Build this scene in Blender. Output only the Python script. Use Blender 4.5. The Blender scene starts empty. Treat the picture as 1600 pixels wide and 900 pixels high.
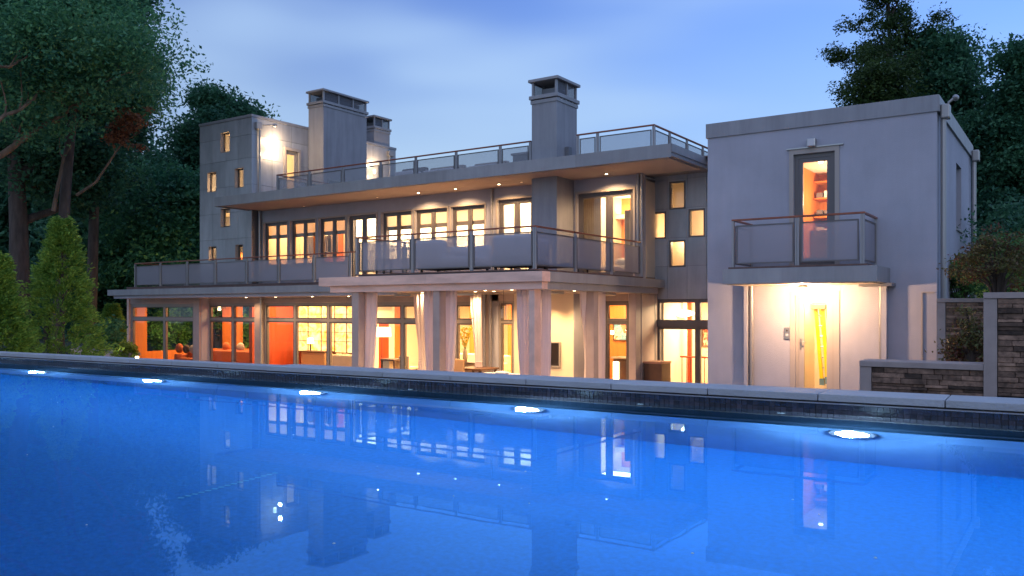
import bpy, math, random
import numpy as np
from mathutils import Vector, Matrix
R = math.radians
random.seed(7)
sc = bpy.context.scene
COL = sc.collection

# ------------------------------------------------------------------ camera
# World axes follow the house: X runs along the facade, Y goes into the depth,
# the camera's eye is the origin height (Z = 0), water lies at Z = -0.826.
F, CX, HY = 1317.0, 800.0, 485.0
cam = bpy.data.cameras.new('camera')
camo = bpy.data.objects.new('camera', cam); COL.objects.link(camo); sc.camera = camo
cam.sensor_width = 36.0; cam.lens = 36.0 * F / 1600.0
cam.shift_y = (HY - 450.0) / 1600.0
cam.clip_start = 0.05; cam.clip_end = 2000
YAW = math.atan2(0.5597, 0.8286)
camo.rotation_euler = (math.pi / 2, 0, YAW)

# ------------------------------------------------------------------ sky (dusk, sun just below the horizon)
w = bpy.data.worlds.new('World'); sc.world = w; w.use_nodes = True
nt = w.node_tree; N = nt.nodes; L = nt.links
bg = N['Background']
sky = N.new('ShaderNodeTexSky'); sky.sky_type = 'NISHITA'; sky.sun_disc = False
sky.sun_elevation = R(-2.2); sky.sun_rotation = R(25); sky.ozone_density = 4.0
tc = N.new('ShaderNodeTexCoord')
mp = N.new('ShaderNodeMapping'); mp.inputs['Scale'].default_value = (1.0, 2.1, 5.5); mp.inputs['Rotation'].default_value = (0.10, 0.16, 0.5)
L.new(tc.outputs['Generated'], mp.inputs['Vector'])
nz = N.new('ShaderNodeTexNoise'); nz.inputs['Scale'].default_value = 1.15; nz.inputs['Detail'].default_value = 2.5; nz.inputs['Roughness'].default_value = 0.42
L.new(mp.outputs[0], nz.inputs['Vector'])
cr = N.new('ShaderNodeValToRGB'); cr.color_ramp.interpolation = 'EASE'
cr.color_ramp.elements[0].position = 0.40; cr.color_ramp.elements[1].position = 0.60
L.new(nz.outputs['Fac'], cr.inputs[0])
tint = N.new('ShaderNodeMix'); tint.data_type = 'RGBA'; tint.blend_type = 'MULTIPLY'; tint.inputs[0].default_value = 1
tint.inputs[7].default_value = (2.0, 2.35, 1.95, 1)
L.new(sky.outputs[0], tint.inputs[6])
cl = N.new('ShaderNodeMix'); cl.data_type = 'RGBA'
cl.inputs[7].default_value = (0.19, 0.275, 0.40, 1)
cf = N.new('ShaderNodeMath'); cf.operation = 'MULTIPLY'; cf.inputs[1].default_value = 0.68
L.new(cr.outputs[0], cf.inputs[0]); L.new(cf.outputs[0], cl.inputs[0]); L.new(tint.outputs[2], cl.inputs[6])
# paler air towards the horizon
sx_ = N.new('ShaderNodeSeparateXYZ'); L.new(tc.outputs['Generated'], sx_.inputs[0])
hz1 = N.new('ShaderNodeMapRange'); hz1.inputs[1].default_value = 0.02; hz1.inputs[2].default_value = 0.46; hz1.inputs[3].default_value = 0.92; hz1.inputs[4].default_value = 0.0; hz1.interpolation_type = 'SMOOTHSTEP'
L.new(sx_.outputs['Z'], hz1.inputs[0])
hm = N.new('ShaderNodeMix'); hm.data_type = 'RGBA'; hm.inputs[7].default_value = (0.188, 0.262, 0.345, 1)
L.new(hz1.outputs[0], hm.inputs[0]); L.new(cl.outputs[2], hm.inputs[6])
L.new(hm.outputs[2], bg.inputs[0]); bg.inputs[1].default_value = 2.6

# ------------------------------------------------------------------ very soft afterglow from the open sky behind the camera
sun = bpy.data.lights.new('sun', 'SUN'); sun.energy = 0.60; sun.angle = R(70); sun.color = (0.78, 0.80, 1.0)
suno = bpy.data.objects.new('sun', sun); COL.objects.link(suno); suno.rotation_euler = (R(52), 0, R(38)); suno.location = (-5, -10, 20)

# ------------------------------------------------------------------ exposure and render settings
sc.view_settings.view_transform = 'Standard'; sc.view_settings.look = 'None'
sc.view_settings.exposure = 0.0; sc.view_settings.gamma = 1.0
sc.render.engine = 'CYCLES'
cy = sc.cycles
cy.use_denoising = True
cy.max_bounces = 7; cy.diffuse_bounces = 3; cy.glossy_bounces = 4; cy.transmission_bounces = 6; cy.transparent_max_bounces = 16
cy.caustics_reflective = False; cy.caustics_refractive = False
cy.sample_clamp_indirect = 4.0
cy.use_adaptive_sampling = True; cy.adaptive_threshold = 0.015

# ------------------------------------------------------------------ survey helpers: a bearing and a known plane give a place
CR = (0.8287, 0.5600); CF = (-0.5600, 0.8286)
def g_(px):
    t = (px - CX) / F
    return (CF[1] * t - CR[1]) / (CR[0] + 0.56 * t)
def GX(px, Y): return Y * g_(px)
def GY(px, X): return X / g_(px)
def dep(X, Y): return CF[0] * X + CF[1] * Y
def GZ(py, X, Y): return (HY - py) * dep(X, Y) / F
def at(px, d):
    r = (px - CX) / F * d
    return (CR[0] * r + CF[0] * d, CR[1] * r + CF[1] * d)

# ------------------------------------------------------------------ materials
MATS = {}
def mat(name, col, rough=0.6, metal=0.0, var=0.0, scale=6.0, bump=0.0, bscale=60.0, rand=0.0, emit=None, estr=0.0, spec=0.5, stretch=None, col2=None, coat=0.0, streak=0.0):
    m = bpy.data.materials.new(name); m.use_nodes = True; MATS[name] = m
    t = m.node_tree; n = t.nodes; l = t.links; b = n['Principled BSDF']
    b.inputs['Base Color'].default_value = (*col, 1); b.inputs['Roughness'].default_value = rough
    b.inputs['Metallic'].default_value = metal; b.inputs['Specular IOR Level'].default_value = spec
    if coat: b.inputs['Coat Weight'].default_value = coat
    tcn = n.new('ShaderNodeTexCoord'); src = tcn.outputs['Object']
    geo = n.new('ShaderNodeNewGeometry'); src = geo.outputs['Position']
    mpn = n.new('ShaderNodeMapping'); l.new(src, mpn.inputs['Vector'])
    if stretch: mpn.inputs['Scale'].default_value = stretch
    out = None
    if var > 0 or col2:
        z = n.new('ShaderNodeTexNoise'); z.inputs['Scale'].default_value = scale; z.inputs['Detail'].default_value = 6; z.inputs['Roughness'].default_value = 0.6
        l.new(mpn.outputs[0], z.inputs['Vector'])
        r = n.new('ShaderNodeValToRGB'); r.color_ramp.elements[0].position = 0.32; r.color_ramp.elements[1].position = 0.68
        c2 = col2 or tuple(min(1, c * (1 + var)) for c in col)
        c1 = col if col2 else tuple(c * (1 - var) for c in col)
        r.color_ramp.elements[0].color = (*c1, 1); r.color_ramp.elements[1].color = (*c2, 1)
        l.new(z.outputs['Fac'], r.inputs[0]); out = r.outputs[0]
    if streak > 0:
        ms = n.new('ShaderNodeMapping'); ms.inputs['Scale'].default_value = (2.6, 2.6, 0.22); l.new(src, ms.inputs['Vector'])
        zs = n.new('ShaderNodeTexNoise'); zs.inputs['Scale'].default_value = 1.6; zs.inputs['Detail'].default_value = 7; zs.inputs['Roughness'].default_value = 0.65; l.new(ms.outputs[0], zs.inputs['Vector'])
        rs_ = n.new('ShaderNodeMapRange'); rs_.inputs[1].default_value = 0.3; rs_.inputs[2].default_value = 0.62; rs_.inputs[3].default_value = 1 - streak; rs_.inputs[4].default_value = 1.0; l.new(zs.outputs['Fac'], rs_.inputs[0])
        m2 = n.new('ShaderNodeMix'); m2.data_type = 'RGBA'; m2.blend_type = 'MULTIPLY'; m2.inputs[0].default_value = 1
        l.new(out, m2.inputs[6]); l.new(rs_.outputs[0], m2.inputs[7]); out = m2.outputs[2]
    if rand > 0:
        oi = n.new('ShaderNodeObjectInfo'); mr = n.new('ShaderNodeMapRange')
        mr.inputs[3].default_value = 1 - rand; mr.inputs[4].default_value = 1 + rand
        l.new(oi.outputs['Random'], mr.inputs[0])
        mx = n.new('ShaderNodeMix'); mx.data_type = 'RGBA'; mx.blend_type = 'MULTIPLY'; mx.inputs[0].default_value = 1
        if out: l.new(out, mx.inputs[6])
        else: mx.inputs[6].default_value = (*col, 1)
        l.new(mr.outputs[0], mx.inputs[7]); out = mx.outputs[2]
    if out: l.new(out, b.inputs['Base Color'])
    if bump > 0:
        z2 = n.new('ShaderNodeTexNoise'); z2.inputs['Scale'].default_value = bscale; z2.inputs['Detail'].default_value = 5
        l.new(mpn.outputs[0], z2.inputs['Vector'])
        bp = n.new('ShaderNodeBump'); bp.inputs['Strength'].default_value = bump; bp.inputs['Distance'].default_value = 0.02
        l.new(z2.outputs['Fac'], bp.inputs['Height']); l.new(bp.outputs[0], b.inputs['Normal'])
    if emit:
        b.inputs['Emission Color'].default_value = (*emit, 1); b.inputs['Emission Strength'].default_value = estr
    return m
mat('stucco', (0.42, 0.415, 0.475), 0.85, var=0.07, scale=0.9, bump=0.5, bscale=70, streak=.06)
mat('zinc', (0.43, 0.43, 0.445), 0.42, streak=.2, metal=0.25, var=0.12, scale=1.4, bump=0.08, bscale=3, rand=0.09, stretch=(1, 1, 0.6))
mat('zinc_dark', (0.20, 0.20, 0.215), 0.5, metal=0.4, var=0.12, scale=1.2, rand=0.06)
mat('chimney_render', (0.32, 0.32, 0.345), 0.8, streak=.2, var=0.06, scale=1.2, bump=0.15)
mat('fascia', (0.34, 0.33, 0.34), 0.5, streak=.15, metal=0.25, var=0.10, scale=0.8, rand=0.07)
mat('soffit', (0.55, 0.46, 0.41), 0.7, var=0.05, scale=1.2)
mat('frame', (0.155, 0.135, 0.13), 0.45, metal=0.3, rand=0.05)
mat('frame_light', (0.34, 0.30, 0.27), 0.5, metal=0.3, rand=0.05)
mat('trim', (0.42, 0.36, 0.32), 0.6, rand=0.04)
mat('rail_metal', (0.36, 0.34, 0.34), 0.45, metal=0.3, rand=0.05)
mat('rail_wood', (0.27, 0.075, 0.035), 0.4, var=0.25, scale=4, coat=0.2)
mat('deck_wood', (0.15, 0.085, 0.07), 0.6, var=0.2, scale=5, rand=0.1)
mat('beam', (0.82, 0.53, 0.43), 0.55, var=0.18, scale=2.5, rand=0.06, stretch=(0.35, 1, 1.6), bump=0.15, bscale=12)
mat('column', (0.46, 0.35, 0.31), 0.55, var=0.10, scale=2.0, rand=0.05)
mat('column_lit', (0.76, 0.50, 0.41), 0.5, var=0.14, scale=2.5)  # brighter copy of column, warm light put into its colour
mat('pipe', (0.36, 0.34, 0.33), 0.4, metal=0.5)
mat('coping', (0.42, 0.43, 0.45), 0.62, var=0.08, scale=3, bump=0.35, bscale=45, rand=0.06)
mat('pool_tile', (0.055, 0.045, 0.055), 0.25, var=0.3, scale=6, rand=0.45)
mat('grout', (0.13, 0.12, 0.13), 0.8)
mat('plaster', (0.0, 0.165, 0.60), 0.8, var=0.16, scale=26)
mat('bench_plaster', (0.20, 0.42, 0.75), 0.8, var=0.1, scale=3)
mat('grate', (0.10, 0.42, 0.80), 0.7)
mat('stone', (0.17, 0.105, 0.072), 0.85, var=0.55, scale=9, bump=1.0, bscale=18, rand=0.75)
mat('stone_cap', (0.34, 0.275, 0.25), 0.75, var=0.10, scale=4, bump=0.2)
mat('mortar', (0.05, 0.04, 0.038), 0.9)
mat('ground', (0.045, 0.06, 0.03), 0.95, var=0.35, scale=0.8, bump=0.5, bscale=8)
mat('paving', (0.32, 0.28, 0.26), 0.8, var=0.1, scale=2)
mat('cream', (0.80, 0.64, 0.46), 0.8, var=0.03, scale=1)
mat('white_wall', (0.84, 0.76, 0.64), 0.8, var=0.02, scale=1)
mat('orange_wood', (0.60, 0.19, 0.035), 0.5, var=0.16, scale=1.5, stretch=(3, 3, 0.4))
mat('red_wood', (0.42, 0.055, 0.012), 0.45, var=0.18, scale=1.5, stretch=(3, 3, 0.4))
mat('dark_wood', (0.10, 0.045, 0.025), 0.5, var=0.2, scale=3)
mat('floor_wood', (0.35, 0.2, 0.11), 0.45, var=0.15, scale=2)
mat('curtain', (0.90, 0.80, 0.80), 0.9, var=0.03, scale=3)
mat('drape', (0.40, 0.34, 0.28), 0.9, var=0.15, scale=3)
mat('shade', (0.80, 0.73, 0.62), 0.9, var=0.04, scale=3)
mat('shade_band', (0.20, 0.15, 0.11), 0.9)
mat('cushion', (0.58, 0.56, 0.60), 0.9, var=0.04, scale=5, bump=0.2, bscale=50)
mat('wicker', (0.10, 0.085, 0.09), 0.8, var=0.3, scale=30)
mat('wicker_tan', (0.34, 0.28, 0.24), 0.8, var=0.15, scale=20)
mat('cream_sofa', (0.75, 0.62, 0.42), 0.9, var=0.05, scale=4)
mat('tan_leather', (0.42, 0.24, 0.12), 0.6)
mat('rust_cushion', (0.40, 0.10, 0.04), 0.9, var=0.2, scale=20)
mat('dark_cushion', (0.08, 0.05, 0.05), 0.9, var=0.5, scale=14)
mat('black', (0.02, 0.018, 0.018), 0.4)
mat('screen_glass', (0.02, 0.015, 0.015), 0.15)
mat('yellow', (0.85, 0.62, 0.01), 0.5)
mat('ladder_foot', (0.12, 0.22, 0.30), 0.5)
mat('ladder_cap', (0.42, 0.20, 0.12), 0.6)
mat('steel', (0.5, 0.48, 0.46), 0.3, metal=0.8)
mat('petal', (0.95, 0.72, 0.08), 0.6)
mat('pot', (0.6, 0.5, 0.4), 0.5)
mat('cloth_light', (0.75, 0.70, 0.62), 0.9, rand=0.2)
mat('cloth_dark', (0.14, 0.12, 0.12), 0.9, rand=0.4)
mat('speck', (0.5, 0.6, 0.7), 0.7)
mat('bark', (0.085, 0.062, 0.05), 0.95, var=0.4, scale=5, bump=0.8, bscale=14, stretch=(1, 1, 0.25))
mat('bark_pale', (0.16, 0.105, 0.07), 0.95, var=0.4, scale=5, bump=0.6, bscale=14, stretch=(1, 1, 0.25))
mat('lamp_warm', (1, 0.8, 0.5), 0.5, emit=(1.0, 0.72, 0.40), estr=26)
mat('lamp_glow', (1, 0.8, 0.5), 0.5, emit=(1.0, 0.78, 0.48), estr=5)
mat('lamp_dim', (1, 0.8, 0.5), 0.5, emit=(1.0, 0.6, 0.3), estr=1.2)
mat('pool_lamp', (1, 1, 1), 0.5, emit=(0.62, 0.82, 1.0), estr=60)
mat('lens_off', (0.6, 0.58, 0.6), 0.3)

def translucent(name, amt):
    m = MATS[name]; n = m.node_tree.nodes; l = m.node_tree.links; b = n['Principled BSDF']; o = n['Material Output']
    t = n.new('ShaderNodeBsdfTranslucent'); t.inputs[0].default_value = b.inputs['Base Color'].default_value
    mx = n.new('ShaderNodeMixShader'); mx.inputs[0].default_value = amt
    l.new(b.outputs[0], mx.inputs[1]); l.new(t.outputs[0], mx.inputs[2]); l.new(mx.outputs[0], o.inputs[0])
translucent('curtain', .45); translucent('shade', .6); translucent('drape', .35)

def glass_mat(name, tintc=(1, 1, 1), refl=1.0):
    m = bpy.data.materials.new(name); m.use_nodes = True; MATS[name] = m
    n = m.node_tree.nodes; l = m.node_tree.links
    n.remove(n['Principled BSDF']); o = n['Material Output']
    tr = n.new('ShaderNodeBsdfTransparent'); tr.inputs[0].default_value = (*tintc, 1)
    gl = n.new('ShaderNodeBsdfGlossy'); gl.inputs['Roughness'].default_value = 0.02
    ge = n.new('ShaderNodeNewGeometry'); dt_ = n.new('ShaderNodeVectorMath'); dt_.operation = 'DOT_PRODUCT'
    l.new(ge.outputs['Normal'], dt_.inputs[0]); l.new(ge.outputs['Incoming'], dt_.inputs[1])
    ab = n.new('ShaderNodeMath'); ab.operation = 'ABSOLUTE'; l.new(dt_.outputs['Value'], ab.inputs[0])
    om = n.new('ShaderNodeMath'); om.operation = 'SUBTRACT'; om.inputs[0].default_value = 1; l.new(ab.outputs[0], om.inputs[1])
    pw_ = n.new('ShaderNodeMath'); pw_.operation = 'POWER'; pw_.inputs[1].default_value = 5; l.new(om.outputs[0], pw_.inputs[0])
    mm = n.new('ShaderNodeMath'); mm.operation = 'MULTIPLY_ADD'; mm.inputs[1].default_value = .95 * refl; mm.inputs[2].default_value = .04 * refl
    mx = n.new('ShaderNodeMixShader')
    l.new(pw_.outputs[0], mm.inputs[0]); l.new(mm.outputs[0], mx.inputs[0]); l.new(tr.outputs[0], mx.inputs[1]); l.new(gl.outputs[0], mx.inputs[2]); l.new(mx.outputs[0], o.inputs[0])
glass_mat('glass', (0.97, 0.98, 0.97))

def screen_mat(name, col, cover):
    # perforated metal: part see-through, part grey metal
    m = bpy.data.materials.new(name); m.use_nodes = True; MATS[name] = m
    n = m.node_tree.nodes; l = m.node_tree.links; b = n['Principled BSDF']; o = n['Material Output']
    b.inputs['Base Color'].default_value = (*col, 1); b.inputs['Roughness'].default_value = 0.6; b.inputs['Metallic'].default_value = 0.1
    tr = n.new('ShaderNodeBsdfTransparent'); mx = n.new('ShaderNodeMixShader'); mx.inputs[0].default_value = cover
    l.new(tr.outputs[0], mx.inputs[1]); l.new(b.outputs[0], mx.inputs[2]); l.new(mx.outputs[0], o.inputs[0])
screen_mat('mesh_screen', (0.42, 0.39, 0.43), 0.46)
screen_mat('mesh_screen_roof', (0.40, 0.40, 0.42), 0.38)
screen_mat('cap_mesh', (0.15, 0.15, 0.17), 0.6)

def water_mat():
    m = bpy.data.materials.new('water'); m.use_nodes = True; MATS['water'] = m
    n = m.node_tree.nodes; l = m.node_tree.links; n.remove(n['Principled BSDF']); o = n['Material Output']
    rf = n.new('ShaderNodeBsdfRefraction'); rf.inputs['IOR'].default_value = 1.333; rf.inputs['Roughness'].default_value = 0.0
    rf.inputs['Color'].default_value = (0.75, 0.93, 1, 1)
    go = n.new('ShaderNodeBsdfGlossy'); go.inputs['Roughness'].default_value = 0.012; go.inputs['Color'].default_value = (0.25, 0.54, 0.90, 1)
    fr = n.new('ShaderNodeFresnel'); fr.inputs['IOR'].default_value = 1.36
    mx = n.new('ShaderNodeMixShader'); l.new(fr.outputs[0], mx.inputs[0]); l.new(rf.outputs[0], mx.inputs[1]); l.new(go.outputs[0], mx.inputs[2])
    ge = n.new('ShaderNodeNewGeometry'); z = n.new('ShaderNodeTexNoise'); z.inputs['Scale'].default_value = 1.3; z.inputs['Detail'].default_value = 3
    l.new(ge.outputs['Position'], z.inputs['Vector'])
    bp = n.new('ShaderNodeBump'); bp.inputs['Strength'].default_value = 0.08; bp.inputs['Distance'].default_value = 0.006
    l.new(z.outputs['Fac'], bp.inputs['Height']); 
    for q in (rf, go, fr): l.new(bp.outputs[0], q.inputs['Normal'])
    l.new(mx.outputs[0], o.inputs[0])
water_mat()

def leaf_mat(name, c1, c2, c3=None, scale=0.5, trans=0.35):
    m = bpy.data.materials.new(name); m.use_nodes = True; MATS[name] = m
    n = m.node_tree.nodes; l = m.node_tree.links; n.remove(n['Principled BSDF']); o = n['Material Output']
    ge = n.new('ShaderNodeNewGeometry'); z = n.new('ShaderNodeTexNoise'); z.inputs['Scale'].default_value = scale; z.inputs['Detail'].default_value = 3
    l.new(ge.outputs['Position'], z.inputs['Vector'])
    ad = n.new('ShaderNodeMath'); ad.operation = 'MULTIPLY_ADD'; ad.inputs[1].default_value = 0.45
    l.new(ge.outputs['Random Per Island'], ad.inputs[0]); l.new(z.outputs['Fac'], ad.inputs[2])
    r = n.new('ShaderNodeValToRGB'); r.color_ramp.elements[0].position = 0.45; r.color_ramp.elements[1].position = 0.95
    r.color_ramp.elements[0].color = (*c1, 1); r.color_ramp.elements[1].color = (*c2, 1)
    if c3:
        e = r.color_ramp.elements.new(0.99); e.color = (*c3, 1)
    l.new(ad.outputs[0], r.inputs[0])
    d = n.new('ShaderNodeBsdfPrincipled'); d.inputs['Roughness'].default_value = 0.55; d.inputs['Specular IOR Level'].default_value = 0.3
    t = n.new('ShaderNodeBsdfTranslucent'); mx = n.new('ShaderNodeMixShader'); mx.inputs[0].default_value = trans
    l.new(r.outputs[0], d.inputs['Base Color']); l.new(r.outputs[0], t.inputs[0]); l.new(d.outputs[0], mx.inputs[1]); l.new(t.outputs[0], mx.inputs[2]); l.new(mx.outputs[0], o.inputs[0])
leaf_mat('leaf_dark', (0.025, 0.10, 0.065), (0.08, 0.21, 0.10))
leaf_mat('leaf_mid', (0.035, 0.15, 0.09), (0.12, 0.30, 0.12))
leaf_mat('leaf_fresh', (0.04, 0.13, 0.04), (0.13, 0.26, 0.06))
leaf_mat('leaf_right', (0.018, 0.05, 0.02), (0.075, 0.12, 0.03))
leaf_mat('leaf_conifer', (0.07, 0.19, 0.03), (0.28, 0.42, 0.07), scale=1.2)  # green brightened in the base colour to look lamp lit
leaf_mat('leaf_rust', (0.15, 0.06, 0.035), (0.26, 0.12, 0.06))
leaf_mat('leaf_maple', (0.12, 0.035, 0.028), (0.14, 0.15, 0.05), scale=1.5)
leaf_mat('leaf_lit', (0.16, 0.24, 0.03), (0.42, 0.45, 0.06), scale=1.5)  # lit leaf tone, lamp glow put into the base colour

def onyx_mat():
    m = mat('onyx', (0.9, 0.6, 0.2), 0.4)
    n = m.node_tree.nodes; l = m.node_tree.links; b = n['Principled BSDF']
    ge = n.new('ShaderNodeNewGeometry'); z = n.new('ShaderNodeTexNoise'); z.inputs['Scale'].default_value = 3.2; z.inputs['Detail'].default_value = 5; z.inputs['Distortion'].default_value = 1.2
    l.new(ge.outputs['Position'], z.inputs['Vector'])
    r = n.new('ShaderNodeValToRGB'); r.color_ramp.elements[0].position = 0.38; r.color_ramp.elements[1].position = 0.62
    r.color_ramp.elements[0].color = (0.95, 0.34, 0.03, 1); r.color_ramp.elements[1].color = (1.0, 0.82, 0.42, 1)
    l.new(z.outputs['Fac'], r.inputs[0]); l.new(r.outputs[0], b.inputs['Emission Color']); b.inputs['Emission Strength'].default_value = 1.5
onyx_mat()

def art_mat(name, a, b_, c, scale):
    m = mat(name, a, 0.7); n = m.node_tree.nodes; l = m.node_tree.links; b = n['Principled BSDF']
    ge = n.new('ShaderNodeNewGeometry'); z = n.new('ShaderNodeTexNoise'); z.inputs['Scale'].default_value = scale; z.inputs['Detail'].default_value = 3; z.inputs['Distortion'].default_value = 1.5
    l.new(ge.outputs['Position'], z.inputs['Vector'])
    r = n.new('ShaderNodeValToRGB'); r.color_ramp.elements[0].position = 0.42; r.color_ramp.elements[1].position = 0.60
    r.color_ramp.elements[0].color = (*a, 1); r.color_ramp.elements[1].color = (*c, 1); e = r.color_ramp.elements.new(0.5); e.color = (*b_, 1)
    l.new(z.outputs['Fac'], r.inputs[0]); l.new(r.outputs[0], b.inputs['Base Color'])
art_mat('art_blue', (0.15, 0.35, 0.5), (0.8, 0.72, 0.6), (0.6, 0.2, 0.1), 4)
art_mat('art_red', (0.35, 0.05, 0.02), (0.7, 0.35, 0.2), (0.75, 0.6, 0.45), 3)

# ------------------------------------------------------------------ mesh builders
class Fr:
    """local wall frame: a along u, b outwards along n, z up"""
    def __init__(s, ox, oy, ux, uy, nx, ny): s.o = (ox, oy); s.u = (ux, uy); s.n = (nx, ny)
    def p(s, a, b, z): return (s.o[0] + s.u[0] * a + s.n[0] * b, s.o[1] + s.u[1] * a + s.n[1] * b, z)
def FY(Y): return Fr(0, Y, 1, 0, 0, -1)            # faces the camera side (-Y); a = X
def FX(X): return Fr(X, 0, 0, 1, 1, 0)             # faces +X; a = Y
W0 = Fr(0, 0, 1, 0, 0, 1)                           # plain world axes

ORG = {}
class MB:
    def __init__(s): s.v = []; s.f = []
    def quad(s, *ps):
        i = len(s.v); s.v += [tuple(p) for p in ps]; s.f.append(tuple(range(i, i + len(ps)))); return s
    def box(s, fr, a0, a1, b0, b1, z0, z1):
        i = len(s.v)
        for z in (z0, z1):
            s.v += [fr.p(a0, b0, z), fr.p(a1, b0, z), fr.p(a1, b1, z), fr.p(a0, b1, z)]
        s.f += [tuple(i + k for k in q) for q in ((0, 3, 2, 1), (4, 5, 6, 7), (0, 1, 5, 4), (1, 2, 6, 5), (2, 3, 7, 6), (3, 0, 4, 7))]
        return s
    def tube(s, pts, rads, n=6, cap=True):
        base = len(s.v); k = len(pts)
        up = Vector((0.12, 0.2, 1)).normalized()
        for j, p in enumerate(pts):
            p = Vector(p); a = Vector(pts[max(0, j - 1)]); b = Vector(pts[min(k - 1, j + 1)])
            d = (b - a); d = d.normalized() if d.length > 1e-6 else Vector((0, 0, 1))
            x = d.cross(up)
            if x.length < 0.05: x = d.cross(Vector((1, 0, 0)))
            x.normalize(); y = d.cross(x)
            for i in range(n):
                t = 2 * math.pi * i / n
                q = p + (x * math.cos(t) + y * math.sin(t)) * rads[j]; s.v.append(tuple(q))
        for j in range(k - 1):
            for i in range(n):
                a = base + j * n + i; b = base + j * n + (i + 1) % n
                s.f.append((a, b, b + n, a + n))
        if cap:
            s.f.append(tuple(base + i for i in range(n))[::-1]); s.f.append(tuple(base + (k - 1) * n + i for i in range(n)))
        return s
    def cyl(s, x, y, z0, z1, r0, r1=None, n=12): return s.tube([(x, y, z0), (x, y, z1)], [r0, r1 if r1 is not None else r0], n)
    def ball(s, c, r, n=8, m=6):
        pts = []; rr = []
        for j in range(m + 1):
            t = math.pi * j / m; pts.append((c[0], c[1], c[2] - r[2] * math.cos(t))); rr.append(max(0.02, math.sin(t)))
        base = len(s.v)
        for j in range(m + 1):
            for i in range(n):
                t = 2 * math.pi * i / n
                s.v.append((c[0] + r[0] * rr[j] * math.cos(t), c[1] + r[1] * rr[j] * math.sin(t), pts[j][2]))
        for j in range(m):
            for i in range(n):
                a = base + j * n + i; b = base + j * n + (i + 1) % n; s.f.append((a, b, b + n, a + n))
        s.f.append(tuple(base + i for i in range(n))[::-1]); s.f.append(tuple(base + m * n + i for i in range(n)))
        return s
    def wall(s, fr, a0, a1, z0, z1, holes=(), b0=-0.3, b1=0.0):
        """slab from depth b0 (inside) to b1 (face) with rectangular holes (a0,a1,z0,z1)"""
        hs = [(max(a0, h[0]), min(a1, h[1]), max(z0, h[2]), min(z1, h[3])) for h in holes]
        hs = [h for h in hs if h[1] - h[0] > 1e-4 and h[3] - h[2] > 1e-4]
        A = sorted({a0, a1} | {x for h in hs for x in h[:2]}); Z = sorted({z0, z1} | {x for h in hs for x in h[2:]})
        def solid(i, j):
            if i < 0 or j < 0 or i >= len(A) - 1 or j >= len(Z) - 1: return False
            ca = (A[i] + A[i + 1]) / 2; cz = (Z[j] + Z[j + 1]) / 2
            return not any(h[0] < ca < h[1] and h[2] < cz < h[3] for h in hs)
        for i in range(len(A) - 1):
            for j in range(len(Z) - 1):
                if not solid(i, j): continue
                x0, x1, y0, y1 = A[i], A[i + 1], Z[j], Z[j + 1]
                s.quad(fr.p(x0, b1, y0), fr.p(x1, b1, y0), fr.p(x1, b1, y1), fr.p(x0, b1, y1))
                s.quad(fr.p(x1, b0, y0), fr.p(x0, b0, y0), fr.p(x0, b0, y1), fr.p(x1, b0, y1))
                if not solid(i - 1, j): s.quad(fr.p(x0, b0, y0), fr.p(x0, b1, y0), fr.p(x0, b1, y1), fr.p(x0, b0, y1))
                if not solid(i + 1, j): s.quad(fr.p(x1, b1, y0), fr.p(x1, b0, y0), fr.p(x1, b0, y1), fr.p(x1, b1, y1))
                if not solid(i, j - 1): s.quad(fr.p(x0, b0, y0), fr.p(x1, b0, y0), fr.p(x1, b1, y0), fr.p(x0, b1, y0))
                if not solid(i, j + 1): s.quad(fr.p(x0, b1, y1), fr.p(x1, b1, y1), fr.p(x1, b0, y1), fr.p(x0, b0, y1))
        return s
    def build(s, name, m, parent=None, bevel=0.0, smooth=False, seg=2):
        me = bpy.data.meshes.new(name)
        o3 = ORG.get(parent.name, Vector((0, 0, 0))) if parent else Vector((0, 0, 0))
        if parent is None and s.v:      # a top-level mesh gets its origin at its base
            a = np.array(s.v); o3 = Vector(((a[:, 0].min() + a[:, 0].max()) / 2, (a[:, 1].min() + a[:, 1].max()) / 2, a[:, 2].min()))
        me.from_pydata([(v[0] - o3[0], v[1] - o3[1], v[2] - o3[2]) for v in s.v], [], s.f)
        me.materials.append(MATS[m])
        if smooth: me.polygons.foreach_set('use_smooth', [True] * len(me.polygons))
        ob = bpy.data.objects.new(name, me); COL.objects.link(ob)
        if parent: ob.parent = parent; ORG[ob.name] = o3
        else: ob.location = o3; ORG[ob.name] = Vector(o3)
        if bevel > 0:
            b = ob.modifiers.new('bevel', 'BEVEL'); b.width = bevel; b.segments = seg; b.limit_method = 'ANGLE'
        return ob
def fast_mesh(name, V, Fq, m, parent=None, k=4):
    """numpy verts + quads/tris"""
    me = bpy.data.meshes.new(name)
    o3 = ORG.get(parent.name, Vector((0, 0, 0))) if parent else Vector((0, 0, 0))
    V = np.asarray(V, np.float32) - np.array(o3, np.float32)
    nf = len(Fq); me.vertices.add(len(V)); me.vertices.foreach_set('co', V.ravel())
    me.loops.add(nf * k); me.loops.foreach_set('vertex_index', np.asarray(Fq, np.int32).ravel())
    me.polygons.add(nf); me.polygons.foreach_set('loop_start', np.arange(nf, dtype=np.int32) * k)
    me.update(calc_edges=True); me.materials.append(MATS[m])
    ob = bpy.data.objects.new(name, me); COL.objects.link(ob)
    if parent: ob.parent = parent; ORG[ob.name] = o3
    return ob
def tag(o, label=None, cat=None, group=None, kind=None):
    if label: o['label'] = label
    if cat: o['category'] = cat
    if group: o['group'] = group
    if kind: o['kind'] = kind
    return o
def thing(name, loc, label, cat, group=None):
    o = bpy.data.objects.new(name, None); COL.objects.link(o); o.location = loc; o.empty_display_size = 0.3
    ORG[o.name] = Vector(loc); return tag(o, label, cat, group)
def struct(ob): ob['kind'] = 'structure'; return ob
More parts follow.
